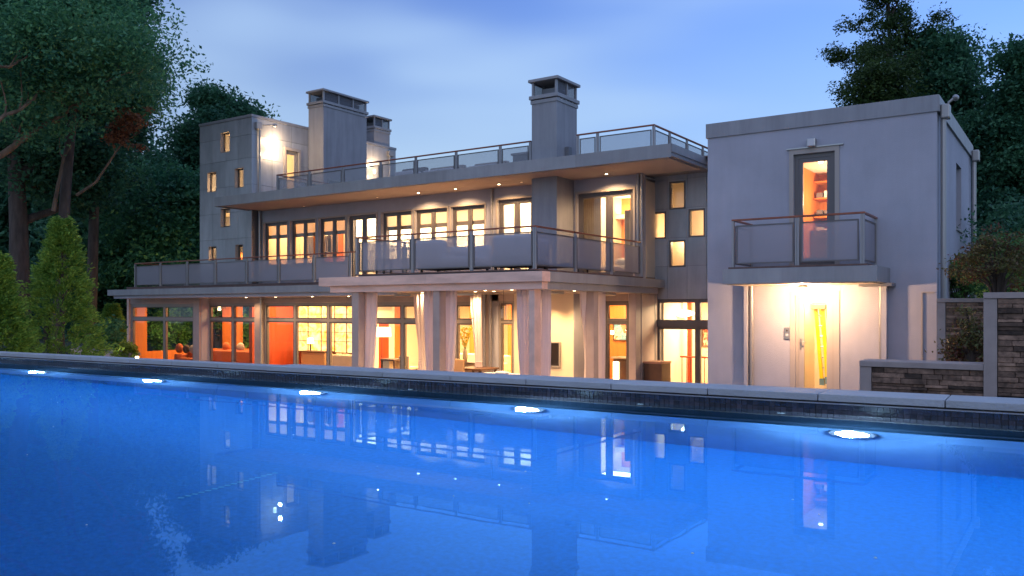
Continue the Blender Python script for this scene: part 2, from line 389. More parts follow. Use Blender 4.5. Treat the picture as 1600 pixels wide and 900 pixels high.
def lamp(name, kind, loc, energy, col=(1, 0.66, 0.34), size=0.1, rot=None, size_y=None, spot=None, blend=0.5, parent=None):
    ld = bpy.data.lights.new(name, kind); ld.energy = energy; ld.color = col
    if kind == 'AREA':
        ld.size = size
        if size_y: ld.shape = 'RECTANGLE'; ld.size_y = size_y
    else: ld.shadow_soft_size = size
    if kind == 'SPOT': ld.spot_size = R(spot or 90); ld.spot_blend = blend
    o = bpy.data.objects.new(name, ld); COL.objects.link(o); o.location = loc
    if rot: o.rotation_euler = rot
    return o

ZG = -2.60      # ground floor level
Z2 = 1.05       # upper floor level
ZS = 4.29       # soffit of the roof slab
ZR = 4.67       # top of the roof slab

# ================================================================== GROUND
gb = MB(); gb.quad((-400, -60, ZG - 0.02), (300, -60, ZG - 0.02), (300, 500, ZG - 0.02), (-400, 500, ZG - 0.02))
struct(gb.build('ground', 'ground'))
pv = MB().box(W0, -38, 2, 9.5, 26, ZG - 0.2, ZG - 0.004)
struct(pv.build('patio_paving', 'paving'))

# ================================================================== POOL
ED = Vector((0.99936, 0.0358, 0)); ED.normalize(); EN = Vector((-ED.y, ED.x, 0))
PB = Vector((-0.34, 7.0, 0))
PF = Fr(PB.x, PB.y, ED.x, ED.y, EN.x, EN.y)     # a along the far edge, b away from the camera
ZC0, ZC1, ZW, ZP = -0.664, -0.733, -0.826, -2.35
SL, SR, SN = -26.0, 7.0, -6.45
def pool_px(px, b):      # a-coordinate along the line b seen at bearing px
    t = (px - CX) / F; dv = Vector((CR[0] * t + CF[0], CR[1] * t + CF[1], 0))
    o = PB + EN * b
    den = dv.x * ED.y - dv.y * ED.x
    lam = (o.x * ED.y - o.y * ED.x) / den
    return (dv * lam - o).dot(ED)
pw = MB()
pw.box(PF, SL, SR, 0.03, 0.40, ZG - 0.3, ZC1)                    # far wall core
pw.box(PF, SL - 0.4, SL, SN - 0.4, 0.40, ZG - 0.3, ZC1)
pw.box(PF, SR, SR + 0.4, SN - 0.4, 0.40, ZG - 0.3, ZC1)
pw.box(PF, SL, SR, SN - 0.4, SN, ZG - 0.3, ZC1)
pool_wall = struct(pw.build('pool_wall', 'grout'))
fl = MB().box(PF, SL, SR, SN, 0.03, ZG - 0.3, ZP)
struct(fl.build('pool_floor', 'plaster'))
# underwater ledge along the far wall and plastered sides
lb = MB().box(PF, SL, SR, -0.50, 0.028, ZP, ZW - 0.30)
lb.box(PF, SL, SR, SN, SN + 0.03, ZP, ZW - 0.12).box(PF, SL, SL + 0.03, SN + 0.03, -0.5, ZP, ZW - 0.12).box(PF, SR - 0.03, SR, SN + 0.03, -0.5, ZP, ZW - 0.12)
struct(lb.build('pool_bench', 'bench_plaster'))
wa = MB(); wa.quad(PF.p(SL + .001, SN + .001, ZW), PF.p(SR - .001, SN + .001, ZW), PF.p(SR - .001, 0.029, ZW), PF.p(SL + .001, 0.029, ZW))
struct(wa.build('pool_water', 'water'))
dk = MB().box(PF, SL - 8, SR + 8, SN - 9, SN - 0.4, ZC1 - 1.9, ZC0 - 0.004)
struct(dk.build('pool_deck', 'coping'))
# tile band of the far wall: 4.6 cm tiles with recessed joints, two and a half rows over the water
aR = pool_px(1660, 0) ; TW = 0.046
tm = MB().box(W0, -TW / 2 + .002, TW / 2 - .002, -0.012, 0.0, 0.002, 0.044)
tme = bpy.data.meshes.new('tile'); tme.from_pydata(tm.v, [], tm.f); tme.materials.append(MATS['pool_tile'])
rows = [ZC1 - 0.010 - 0.046 * (k + 1) for k in range(7)]
ang = math.atan2(ED.y, ED.x)
cnt = 0; rest = MB(); a = aR
ncol = int((aR - SL) / TW)
for c in range(ncol):
    ac = aR - (c + 0.5) * TW
    for r_i, zr in enumerate(rows):
        if c < 140 and r_i < 2:
            o = bpy.data.objects.new('tile', tme); COL.objects.link(o); o.parent = pool_wall
            q = PF.p(ac, 0.03, zr); oo = ORG[pool_wall.name]; jit = random.uniform(-0.0015, 0.0015)
            o.location = (q[0] - oo[0] - EN.x * jit, q[1] - oo[1] - EN.y * jit, q[2] - oo[2]); o.rotation_euler = (0, 0, ang)
        elif ac > -19:
            rest.box(PF, ac - TW / 2 + .002, ac + TW / 2 - .002, 0.030 - 0.012, 0.030, zr + .002, zr + .044)
tr_ = rest.build('tile_band', 'pool_tile', pool_wall); tr_['kind'] = 'stuff'
# thin ledge strip directly under the coping
MB().box(PF, SL, SR, -0.012, 0.03, ZC1 - 0.010, ZC1).build('trim_strip', 'rail_metal', pool_wall)
# coping stones, one by one
cbed = MB().box(PF, SL, SR, 0.0, 0.40, ZC1, ZC1 + 0.012); cop = struct(cbed.build('pool_coping', 'mortar'))
joints = [pool_px(p, 0) for p in (1477, 1281, 958)]
step = 0.905
xs = []; a = pool_px(1477, -0.02)
while a < SR: a += step
aj = pool_px(495, 0)
while a > SL:
    a0 = a - step
    if a0 < aj < a - 0.1: a0 = aj
    right = a > aj + 0.01
    b0, b1 = (-0.025, 0.44) if right else (-0.005, 0.22)
    z1 = ZC0 + random.uniform(-0.0012, 0.0012)
    MB().box(PF, max(a0, SL) + 0.004, min(a, SR) - 0.004, b0, b1, ZC1 + 0.013, z1).build('coping_stone', 'coping', cop, bevel=0.005)
    a = a0
a = SR
while a > SL:
    a0 = max(SL, a - 1.2); MB().box(PF, a0 + .004, a - .004, SN - 0.4, SN + 0.02, ZC1 + 0.002, ZC0).build('coping_stone', 'coping', cop, bevel=0.005); a = a0
# drain grate on the floor
q0 = Vector((*at(283, 4.15), 0)); 
dg = MB()
pa = Vector(PF.p(pool_px(300, -2.5), -2.6, 0)); 
g0 = (CR[0] * -2.06 + CF[0] * 5.25, CR[1] * -2.06 + CF[1] * 5.25); g1 = (CR[0] * -1.652 + CF[0] * 5.88, CR[1] * -1.652 + CF[1] * 5.88)
for k in range(16):
    f = k / 15; x_, y_ = g0[0] + (g1[0] - g0[0]) * f, g0[1] + (g1[1] - g0[1]) * f
    dg.box(Fr(x_, y_, .83, .56, -.56, .83), -.018, .018, -.012, .012, ZP + .001, ZP + .004)
dgo = dg.build('drain_slots', 'grate', cop); dgo['kind'] = 'stuff'
for k, px in enumerate((640, 1000, 1220)):
    MB().tube([PF.p(pool_px(px, 0), .029, ZW - .12), PF.p(pool_px(px, 0), .005, ZW - .12)], [.035, .03], 12).build('return_nozzle', 'lens_off', pool_wall)
# pool lights in the face of the bench
LPX = (60, 240, 485, 822, 1330)
las = [pool_px(p, -0.56) for p in LPX]
las = las + [las[-1] + 2.75, las[-1] + 5.5 if las[-1] + 5.5 < SR else SR - 0.3]  # unseen lights added on the right to even the floor light
las = [las[0] - 2.9] + las
for i, a in enumerate(las):
    c = PF.p(a, -0.51, ZW - 0.47)
    t = thing('pool_light', c, 'x', 'pool light', 'underwater lights along the far pool wall')
    MB().tube([PF.p(a, -0.50, ZW - 0.47), PF.p(a, -0.53, ZW - 0.47)], [0.17, 0.16], 20).build('rim', 'steel', t)
    MB().tube([PF.p(a, -0.531, ZW - 0.47), PF.p(a, -0.545, ZW - 0.47)], [0.12, 0.10], 20).build('lens', 'pool_lamp', t)
    names = ['beyond the left edge of the frame', 'farthest left, at the left edge of the water', 'second from the left, in front of the left bay', 'third from left, below the beam end', 'fourth from the left, below the corner column of the pergola', 'nearest and largest, below the glass door with the ladder', 'added unseen beyond the right edge', 'last, added unseen past the right edge']
    t['label'] = 'glowing underwater pool light, ' + names[i]
    lamp('pool_lamp', 'SPOT', PF.p(a, -0.62, ZW - 0.45), 235, (0.55, 0.78, 1.0), 0.06, rot=(R(80), 0, ang + math.pi), spot=170, blend=0.6)
    lamp('pool_lamp', 'POINT', PF.p(a, -0.64, ZW - 0.30), 130, (0.55, 0.78, 1.0), 0.05)  # extra lamp per light, added to spread a halo on the bench

# ================================================================== HOUSE
house = thing('house', (-20, 24, ZG), 'large modern grey house with lit windows, roof terraces and three chimneys behind the pool', 'house')
H = house

def window(fr, a0, a1, z0, z1, cols=(), set_=0.10, fw=0.07, sash=0.05, fm='frame', sm='frame', rows=(), depth=0.09, name='window', skip=()):
    """outer frame mesh, each light has a sash and a pane; cols/rows are the inner divisions"""
    m = MB(); b1 = -set_; b0 = b1 - depth
    m.wall(fr, a0, a1, z0, z1, [(a0 + fw, a1 - fw, z0 + fw, z1 - fw)], b0, b1)
    A = [a0 + fw] + list(cols) + [a1 - fw]; Z = [z0 + fw] + list(rows) + [z1 - fw]
    h = fw * 0.5
    for c in cols: m.box(fr, c - h, c + h, b0 + .004, b1 - .004, z0 + fw, z1 - fw)
    for r in rows: m.box(fr, a0 + fw, a1 - fw, b0 + .008, b1 - .008, r - h, r + h)
    wdw = m.build(name, fm, H, bevel=0.004, seg=1)
    for i in range(len(A) - 1):
        for j in range(len(Z) - 1):
            x0 = A[i] + (h if i else 0); x1 = A[i + 1] - (h if i < len(A) - 2 else 0)
            y0 = Z[j] + (h if j else 0); y1 = Z[j + 1] - (h if j < len(Z) - 2 else 0)
            if sash: MB().wall(fr, x0 + .002, x1 - .002, y0 + .002, y1 - .002, [(x0 + sash, x1 - sash, y0 + sash, y1 - sash)], b0 + 0.02, b1 - 0.015).build('sash', sm, wdw)
            MB().box(fr, x0 + sash - .004, x1 - sash + .004, b0 + 0.04, b0 + 0.046, y0 + sash - .004, y1 - sash + .004).build('pane', 'glass', wdw)
    return wdw

def part(name, m, fr, *args, bevel=0.0, parent=None):
    return MB().box(fr, *args).build(name, m, parent or H, bevel=bevel)

def panelled(fr, A, Z, holes, m='zinc', th=0.03, b=0.0, gap=0.006):
    for i in range(len(A) - 1):
        for j in range(len(Z) - 1):
            a0, a1, z0, z1 = A[i] + gap, A[i + 1] - gap, Z[j] + gap, Z[j + 1] - gap
            mb = MB().wall(fr, a0, a1, z0, z1, holes, b, b + th + random.uniform(0, 0.003))
            if mb.v: mb.build('cladding_panel', m, H)

def railing(pts, zb, h, posts, screen='mesh_screen', open0=False):
    """pts: corner (x,y) list; posts: list per segment of fractions 0..1"""
    hr = MB()
    P = [Vector((*p, 0)) for p in pts]
    for i in range(len(P) - 1):
        d = (P[i + 1] - P[i]).normalized(); n = Vector((d.y, -d.x, 0)); ln = (P[i + 1] - P[i]).length
        fr = Fr(P[i].x, P[i].y, d.x, d.y, n.x, n.y)
        hr.box(fr, -0.035 if i == 0 else 0.036, ln + 0.035, -0.035, 0.035, zb + h - 0.045 - 0.0005 * i, zb + h - 0.0005 * i)
    rl = hr.build('railing', 'rail_wood', H, bevel=0.008)
    for i in range(len(P) - 1):
        d = (P[i + 1] - P[i]).normalized(); n = Vector((d.y, -d.x, 0)); ln = (P[i + 1] - P[i]).length
        fr = Fr(P[i].x, P[i].y, d.x, d.y, n.x, n.y)
        ps = sorted(posts[i])
        for k, f in enumerate(ps):
            if i > 0 and k == 0: continue
            x = f * ln
            MB().box(fr, x - 0.045, x - 0.012, -0.025, 0.025, zb, zb + h - 0.046).box(fr, x + 0.012, x + 0.045, -0.025, 0.025, zb, zb + h - 0.046).box(fr, x - 0.012, x + 0.012, -0.012, 0.012, zb, zb + h - 0.06).build('post', 'rail_metal', rl)
        for k in range(len(ps) - 1):
            x0 = ps[k] * ln + 0.075; x1 = ps[k + 1] * ln - 0.075; z0 = zb + 0.09; z1 = zb + h - 0.15
            if x1 - x0 < 0.15: continue
            MB().wall(fr, x0, x1, z0, z1, [(x0 + .03, x1 - .03, z0 + .03, z1 - .03)], -0.015, 0.015).build('screen_frame', 'frame', rl)
            MB().box(fr, x0 + .028, x1 - .028, -0.002, 0.002, z0 + .028, z1 - .028).build('mesh_screen', screen, rl)
    return rl

def fracs(pxs, p0, p1, axis, const):
    out = []
    for px in pxs:
        v = GX(px, const) if axis == 'x' else GY(px, const)
        lo, hi = (p0, p1); out.append(min(1, max(0, (v - lo) / (hi - lo))))
    return out

# ---- planes and X stations
YW2 = 24.2; YG = 22.6; YL = 22.2; YE = 25.3; XT = -11.43; YB = 20.8
XTL, XTR = GX(312.4, 23.8), -29.6      # tower
XBL, XBR = -7.97, -2.66                # right block
YBK = 33.0

# ---------------- tower
TZ = 8.46
FT = FY(23.8); FTS = FX(XTR)
tw = []
for (p0, p1, y0, y1) in ((345, 359.5, 206.5, 238), (324.5, 338.5, 269, 300), (367, 381, 262.5, 293.5), (345, 360, 325, 355), (326.5, 338.5, 385, 408), (368, 380, 382, 407)):
    x0, x1 = GX(p0, 23.8), GX(p1, 23.8); xm = (x0 + x1) / 2
    tw.append((x0, x1, GZ(y1, xm, 23.8), GZ(y0, xm, 23.8)))
tdoor = (GY(446.5, XTR), GY(466.5, XTR), ZR, GZ(236, XTR, GY(456, XTR)))
MB().wall(FT, XTL, XTR, .66, TZ - 0.02, tw, -0.28, -0.03).build('wall', 'zinc_dark', H)
MB().wall(FTS, 23.831, YBK, Z2, TZ - 0.02, [tdoor], -0.28, -0.03).build('wall', 'zinc_dark', H)
MB().box(W0, XTL, XTL + .25, 24.09, YBK, .66, TZ - .02).box(W0, XTL + .25, XTR - .3, YBK - .25, YBK, .66, TZ - .02).build('wall', 'zinc_dark', H)
Aedg = [XTL, XTL + 0.9, XTL + 1.8, XTL + 2.7, XTR]
Zedg = [Z2 - 0.1, 2.0, 3.15, 4.30, 5.45, 6.60, 7.60, TZ - 0.12]
panelled(FY(23.8), Aedg, Zedg, tw, b=-0.03)
panelled(FTS, [23.8, 24.9, 26.0, 27.0, 29.8, 31.3, YBK], [4.6, 5.45, 6.60, 7.60, TZ - 0.12], [tdoor], b=-0.03)
MB().box(W0, XTL - .03, XTR + .03, 23.77, YBK + .03, TZ - .12, TZ - 0.0).build('roof', 'fascia', H, bevel=0.01)
for h in tw: window(FT, *h, set_=0.16, fw=0.035, sash=0.03)
for h in tw: MB().wall(FT, h[0] - .001, h[1] + .001, h[2] - .001, h[3] + .001, [(h[0] + .012, h[1] - .012, h[2] + .012, h[3] - .012)], -0.155, 0.012).build('window_surround', 'trim', H)
dw = window(FTS, *tdoor, set_=0.08, fw=0.07, sash=0.09, name='door', fm='trim', sm='frame_light')
MB().wall(FTS, tdoor[0] - .12, tdoor[1] + .12, tdoor[2], tdoor[3] + .12, [(tdoor[0], tdoor[1], tdoor[2] - 1, tdoor[3])], 0.004, 0.05).build('door_surround', 'trim', H)
# floors and cream stair walls inside the tower
for z in (Z2 - .2, 4.35, TZ - 0.32): MB().box(W0, XTL + .26, XTR - .29, 24.09, YBK - .26, z, z + .15).build('floor_slab', 'cream', H)
MB().box(W0, XTL + .26, XTR - .29, 26.6, 26.75, Z2, TZ - .35).build('interior_wall', 'cream', H)
MB().box(W0, XTL + .26, XTR - .29, 24.6, 24.65, 1.1, 2.6).build('interior_wall', 'orange_wood', H)
lamp('tower_lamp', 'POINT', (-31.4, 25.2, 7.3), 190, size=0.15)
lamp('tower_lamp', 'POINT', (-31.4, 25.2, 3.4), 150, size=0.15)
lamp('tower_lamp', 'POINT', (-31.4, 24.35, 2.4), 22, size=0.1)
lamp('tower_lamp', 'POINT', (-31.4, 25.2, 5.6), 130, size=0.15)
lamp('tower_lamp', 'POINT', (-30.6, 29, 7.0), 120, size=0.15)

# scupper, downpipe, floodlights on the tower
yp = GY(406, XTR)
MB().box(W0, XTR + .01, XTR + .16, yp - .28, yp + .02, TZ - .62, TZ - .32).build('scupper', 'pipe', H, bevel=0.02)
MB().cyl(XTR + .09, yp - .06, ZR, TZ - .62, 0.055).build('downpipe', 'pipe', H, smooth=False)
MB().tube([(XTR + .16, yp + .05, TZ - .42), (XTR + .3, yp + .45, TZ - .36)], [0.03, 0.03], 8).ball((XTR + .33, yp + .55, TZ - .36), (.08, .12, .08)).build('floodlight', 'pipe', H)
def sconce(fr, a, z, e, on=True):
    s = MB().box(fr, a - .06, a + .06, 0.032, 0.13, z - .09, z + .09).build('wall_light', 'lamp_glow' if on else 'steel', H, bevel=0.01)
    if on:
        MB().box(fr, a - .045, a + .045, 0.045, 0.12, z + .091, z + .10).box(fr, a - .045, a + .045, 0.045, 0.12, z - .10, z - .091).build('bulb', 'lamp_warm', s)
        for dz, k in ((0.30, 1), (-0.30, 0.75)): lamp('wall_lamp', 'POINT', fr.p(a, 0.42, z + dz), e * k * 2.0, (1, 0.70, 0.40), 0.08)
ys = GY(428, XTR)
sconce(FTS, ys, GZ(231, XTR, ys), 34)

# ---------------- chimneys
def chimney(x0, x1, y0, y1, zb, zt, m='chimney_render', nposts=2, cap=0.09):
    c = MB().box(W0, x0, x1, y0, y1, zb, zt).build('chimney', m, H, bevel=0.006)
    e = 0.07
    MB().box(W0, x0 - .03, x1 + .03, y0 - .03, y1 + .03, zt - 0.02, zt + .09).build('ledge', 'fascia', c)
    MB().box(W0, x0 - e, x1 + e, y0 - e, y1 + e, zt + .12, zt + .24).build('ledge', 'fascia', c, bevel=0.01)
    for i in range(4 + nposts):
        yy = y0 + (y1 - y0) * (i + .5) / (4 + nposts)
        MB().box(W0, x1 - .04, x1 + .03, yy - .05, yy + .05, zt + .09, zt + .12).build('spacer', 'fascia', c)
    zt2 = zt + .24; hh = 0.44
    for i in range(nposts + 1):
        yy = y0 + (y1 - y0) * i / nposts
        for xx in (x0, x1 - .07):
            MB().box(W0, xx, xx + .07, min(yy, y1 - .07), min(yy, y1 - .07) + .07, zt2, zt2 + hh).build('cap_post', 'fascia', c)
    for xm_ in (x0 + .035, x1 - .045): MB().box(W0, xm_, xm_ + .01, y0 + .08, y1 - .08, zt2, zt2 + hh).build('cap_mesh', 'cap_mesh', c)
    MB().box(W0, x0 + .2, x1 - .2, y0 + .3, y1 - .3, zt2 - .05, zt2 + hh * .6).build('flue', 'zinc_dark', c)
    MB().box(W0, x0 - e - .02, x1 + e + .02, y0 - e - .02, y1 + e + .02, zt2 + hh, zt2 + hh + cap).build('chimney_cap', 'fascia', c, bevel=0.01)
    return c
XA = -28.6
ca = chimney(-29.58, XA, 27.0, 29.8, ZR - .1, 9.33, nposts=3)
# outdoor fireplace opening on its side: frame and flat dark sheet, recess shade put into its colour
MB().wall(FX(XA), 27.25, 28.75, ZR, ZR + 1.35, [(27.31, 28.69, ZR, ZR + 1.29)], 0.003, 0.05).build('hearth_frame', 'steel', ca)
MB().box(FX(XA), 27.31, 28.69, 0.003, 0.01, ZR, ZR + 1.29).build('hearth_shade', 'zinc_dark', ca)
MB().box(FX(XA), 27.36, 28.64, 0.011, 0.06, ZR + .95, ZR + 1.05).build('hearth_grille', 'black', ca)
chimney(-30.7, XTR - .01, 31.4, 32.55, TZ - .1, 9.1, nposts=2)
ys = GY(583, XTR)
sconce(FTS, ys, GZ(268, XTR, ys), 34)
yp = GY(607, XTR)
MB().cyl(XTR + .09, yp, ZR, TZ - .5, 0.05).box(W0, XTR + .01, XTR + .16, yp - .1, yp + .3, TZ - .5, TZ - .25).build('downpipe', 'pipe', H)
chimney(-14.83, -13.88, 23.1, 24.4, ZR - .02, 6.72, nposts=2)
MB().box(W0, -14.86, -13.85, 23.07, 24.43, ZR, ZR + .22).build('chimney_flashing', 'fascia', H)
MB().box(W0, -14.83, -13.88, 23.1, YW2, Z2, ZS).build('chimney_breast', 'chimney_render', H)
MB().box(W0, -13.88, -13.72, 23.6, 23.8, 5.0, 5.3).build('junction_box', 'zinc_dark', H, bevel=0.01)

# ---------------- upper floor wall
FW = FY(YW2)
wins = []
def W2(p0, p1, zt, zb): return (GX(p0, YW2), GX(p1, YW2), zb, zt)
pairs = [(412.5, 449.5), (454.5, 493.5), (499, 540)]
pairs2 = [(597, 643.5), (649, 699.5), (705.5, 758)]
for p in pairs + pairs2: wins.append(W2(p[0], p[1], 3.76, 1.85))
doorA = W2(544.5, 589, 3.76, Z2 + .02)
doorB = (GX(778, YW2), GX(833, YW2), Z2 + .02, 3.86)
doorC = (GX(902, YW2), GX(990, YW2), Z2 + .02, 3.83)
MB().wall(FW, XTR - .28, XT, Z2 - .05, ZS, wins + [doorA, doorB, doorC], -0.28, 0).build('wall', 'stucco', H)
for h in wins:
    window(FW, *h, cols=((h[0] + h[1]) / 2,), set_=0.10, fw=0.075, sash=0.055)
    MB().wall(FW, h[0] - .05, h[1] + .05, h[2] - .05, h[3] + .05, [h], 0.003, 0.03).build('window_surround', 'trim', H)
for dname, h, nc in (('door', doorA, 1), ('door', doorB, 1), ('door', doorC, 1)):
    window(FW, *h, cols=((h[0] + h[1]) / 2 + (0.1 if h is doorC else 0),), set_=0.10, fw=0.085, sash=0.08, name='door')
    MB().wall(FW, h[0] - .07, h[1] + .07, h[2], h[3] + .07, [(h[0], h[1], h[2] - 1, h[3])], 0.003, 0.04).build('door_surround', 'trim', H)
# roller blinds with a dark hem inside the paired windows
for k, h in enumerate(wins):
    m_ = (h[0] + h[1]) / 2
    for (x0, x1) in ((h[0] + .085, m_ - .03), (m_ + .03, h[1] - .085)):
        zt = h[3] - .12; drop = 0.40
        MB().box(FW, x0, x1, -0.215, -0.209, zt - drop, zt).build('roller_blind', 'shade', H)
        MB().box(FW, x0, x1, -0.222, -0.204, zt - drop - .15, zt - drop - .001).build('blind_hem', 'shade_band', H)
# interiors of the upper floor
YI = 28.2
def room(x0, x1, y0, y1, z0, z1, wm='cream', back='cream', ceil='white_wall', fl='floor_wood', left=True, right=True):
    MB().box(W0, x0, x1, y1, y1 + .1, z0, z1).build('interior_wall', back, H)
    if left: MB().box(W0, x0 - .1, x0, y0, y1 + .1, z0, z1).build('interior_wall', wm, H)
    if right: MB().box(W0, x1, x1 + .1, y0, y1 + .1, z0, z1).build('interior_wall', wm, H)
    MB().box(W0, x0 - .1, x1 + .1, y0, y1 + .1, z0 - .1, z0 + .01).build('interior_floor', fl, H)
    MB().box(W0, x0 - .1, x1 + .1, y0, y1 + .1, z1 - .05, z1 + .06).build('ceiling', ceil, H)
yi0 = YW2 + .285
xa = GX(541.5, YW2); xb = GX(593, YW2); xc = GX(768, YW2); xd = -14.4; xe = XT - .15
room(XTR + .1, xa, yi0, 26.4, Z2, 4.2, back='cream')
room(xa + .26, xb, yi0, 26.0, Z2, 4.2, wm='white_wall', back='white_wall')
room(xb + .26, xc, yi0, YI, Z2, 4.2, wm='white_wall', back='white_wall')
room(xc + .26, xd, yi0, YI, Z2, 4.2, wm='white_wall', back='white_wall')
room(xd + .26, xe, yi0, YI, Z2, 4.2, wm='cream', back='orange_wood')
def ceil_lamp(x, y, z, e, sx, sy, col=(1, 0.66, 0.34)): lamp('ceiling_lamp', 'AREA', (x, y, z), e * 4.5, col, sx, (0, 0, 0), sy)
ceil_lamp((XTR + xa) / 2, 25.4, 4.1, 85, 5, .8, (1, .60, .28))
ceil_lamp((xa + xb) / 2, 25.2, 4.1, 60, 1.2, .8, (1, .74, .44))
ceil_lamp((xb + xc) / 2, 26, 4.1, 330, 5, 2, (1, .78, .50))
ceil_lamp((xc + xd) / 2, 26, 4.1, 110, 2, 2, (1, .74, .44))
ceil_lamp((xd + xe) / 2, 26, 4.1, 80, 2, 2, (1, .68, .36))
# closet: orange partition and hanging clothes
MB().box(W0, GX(470, YW2), GX(477, YW2), 24.9, 26.4, Z2, 4.1).build('interior_wall', 'orange_wood', H)
MB().box(W0, GX(505, YW2), GX(512, YW2), 25.6, 26.38, Z2, 4.1).build('interior_wall', 'orange_wood', H)
def clothes(x0, x1, y, z, n, lab, dark=0.5):
    t = thing('hanging_clothes', ((x0 + x1) / 2, y, z - 1.0), lab, 'clothes')
    MB().tube([(x0, y, z), (x1, y, z)], [.015, .015], 8).build('rail', 'steel', t)
    for i in range(n):
        x = x0 + (x1 - x0) * (i + .5) / n; hgt = random.uniform(.75, 1.05); wd = random.uniform(.2, .26)
        mb = MB(); mb.v = []; th = (x1 - x0) / n * 0.36
        prof = [(0.03, 0), (wd * .6, -.07), (wd, -.16), (wd * .85, -.5), (wd * .9, -hgt)]
        for j in range(len(prof) - 1):
            (a0, h0), (a1, h1) = prof[j], prof[j + 1]
            mb.quad((x - th, y - a0, z + h0), (x - th, y + a0, z + h0), (x - th, y + a1, z + h1), (x - th, y - a1, z + h1))
            mb.quad((x + th, y + a0, z + h0), (x + th, y - a0, z + h0), (x + th, y - a1, z + h1), (x + th, y + a1, z + h1))
            mb.quad((x - th, y - a0, z + h0), (x - th, y - a1, z + h1), (x + th, y - a1, z + h1), (x + th, y - a0, z + h0))
            mb.quad((x - th, y + a1, z + h1), (x - th, y + a0, z + h0), (x + th, y + a0, z + h0), (x + th, y + a1, z + h1))
        mb.build('garment', 'cloth_dark' if random.random() < dark else 'cloth_light', t)
clothes(GX(482, 25.2), GX(497, 25.2), 25.2, 3.3, 9, 'row of pale garments hanging in the upper closet left of the glass door', 0.3)
clothes(GX(503, 25.2), GX(521, 25.2), 25.3, 3.3, 10, 'row of pale and dark garments hanging behind the third upper window pair', 0.45)
# bedroom behind the big sliding door: drapes, orange wall, cove light, bed
def drape(x0, x1, y, z0, z1, lab, m='drape', n=10, amp=0.05, th=0.012):
    k = n * 6; mb = MB()
    for i in range(k):
        t0 = i / k; t1 = (i + 1) / k
        f = lambda t: y + amp * math.sin(t * n * 2 * math.pi)
        xa_, xb_ = x0 + (x1 - x0) * t0, x0 + (x1 - x0) * t1
        mb.quad((xa_, f(t0), z0), (xb_, f(t1), z0), (xb_, f(t1), z1), (xa_, f(t0), z1))
        mb.quad((xa_, f(t0) + th, z1), (xb_, f(t1) + th, z1), (xb_, f(t1) + th, z0), (xa_, f(t0) + th, z0))
    o = mb.build('drape', m, None, smooth=True); return tag(o, lab, 'curtain')
drape(GX(908, 24.55), GX(938, 24.55), 24.62, Z2 + .02, 3.75, 'grey brown full length drape behind the left half of the right bedroom slider')
drape(GX(974, 25.0), GX(983, 25.0), 25.1, Z2 + .02, 3.3, 'narrow dark patterned drape beside the orange wall in the right bedroom', n=4)
MB().box(W0, xd + .2, xe - .1, YI - .5, YI - .002, 3.35, 3.5).build('cove_shelf', 'white_wall', H)
lamp('cove_lamp', 'AREA', ((xd + xe) / 2, YI - .25, 3.55), 60, (1, .8, .5), 2.2, (math.pi, 0, 0), .3)
bed = thing('bed', (-12.6, 26.4, Z2), 'low bed with white pillows behind the right bedroom slider', 'bed')
MB().box(W0, -13.9, -12.0, 25.3, 27.4, Z2 + .02, Z2 + .45).build('mattress', 'cushion', bed, bevel=.06)
for k in range(2): MB().ball((-12.3 - .55 * k, 25.7, Z2 + .58), (.28, .2, .14)).build('pillow', 'cushion', bed, smooth=True)

# ---------------- four window wall
FE = FY(YE)
W4 = []
for (p0, p1, y0, y1) in ((1046, 1071.5, 283, 327), (1016, 1041, 331, 373.5), (1076, 1102, 326, 370.5), (1046, 1071.5, 375, 417.5)):
    x0, x1 = GX(p0, YE), GX(p1, YE); xm = (x0 + x1) / 2; W4.append((x0, x1, GZ(y1, xm, YE), GZ(y0, xm, YE)))
XE0 = -11.66; XE1 = XBL + .3
ent = (GX(1025, YE), GX(1110, YE), ZG, 0.36)
MB().wall(FE, XE0 - 0.5, XE1, ZG, 4.62, W4 + [ent], -0.28, -0.03).build('wall', 'zinc_dark', H)
MB().box(W0, XE0 - .28, XE0 - .002, YW2 + .281, YE + .3, Z2 - .05, 4.6).build('wall', 'stucco', H)
ex = [XE0, GX(1043.5, YE), GX(1073.8, YE), GX(1104, YE), XBL + .02]
ez = [0.36, 1.42, 2.33, 3.27, 4.2, 4.62]
panelled(FE, ex, ez, W4, b=-0.03)
for h in W4:
    window(FE, *h, set_=0.0, fw=0.055, sash=0.0, depth=0.12)
MB().box(W0, XE0, XBL - .05, YE + 1.6, YE + 1.7, Z2, 4.5).build('interior_wall', 'cream', H)
MB().box(W0, XE0 - .4, GX(1063, YE), YE + .8, YE + .9, Z2, 4.5).build('interior_wall', 'cream', H)
MB().box(W0, XE0 - .1, XBL - .05, YE + .28, YE + 1.7, 4.45, 4.6).build('ceiling', 'cream', H)
MB().box(W0, XE0 - .1, XBL - .05, YE + .28, YE + 3.7, Z2 - .2, Z2).build('floor_slab', 'cream', H)
ceil_lamp(-9.7, YE + .55, 4.4, 60, 1.8, .35)
lamp('stair_lamp', 'POINT', (-10.6, YE + .55, 2.3), 70, size=.2)
lamp('stair_lamp', 'POINT', (-8.9, YE + .8, 2.6), 90, size=.2)
MB().cyl(GX(1059, YE + .4), YE + .45, 4.43, 4.448, .05).build('downlight', 'lamp_warm', H)

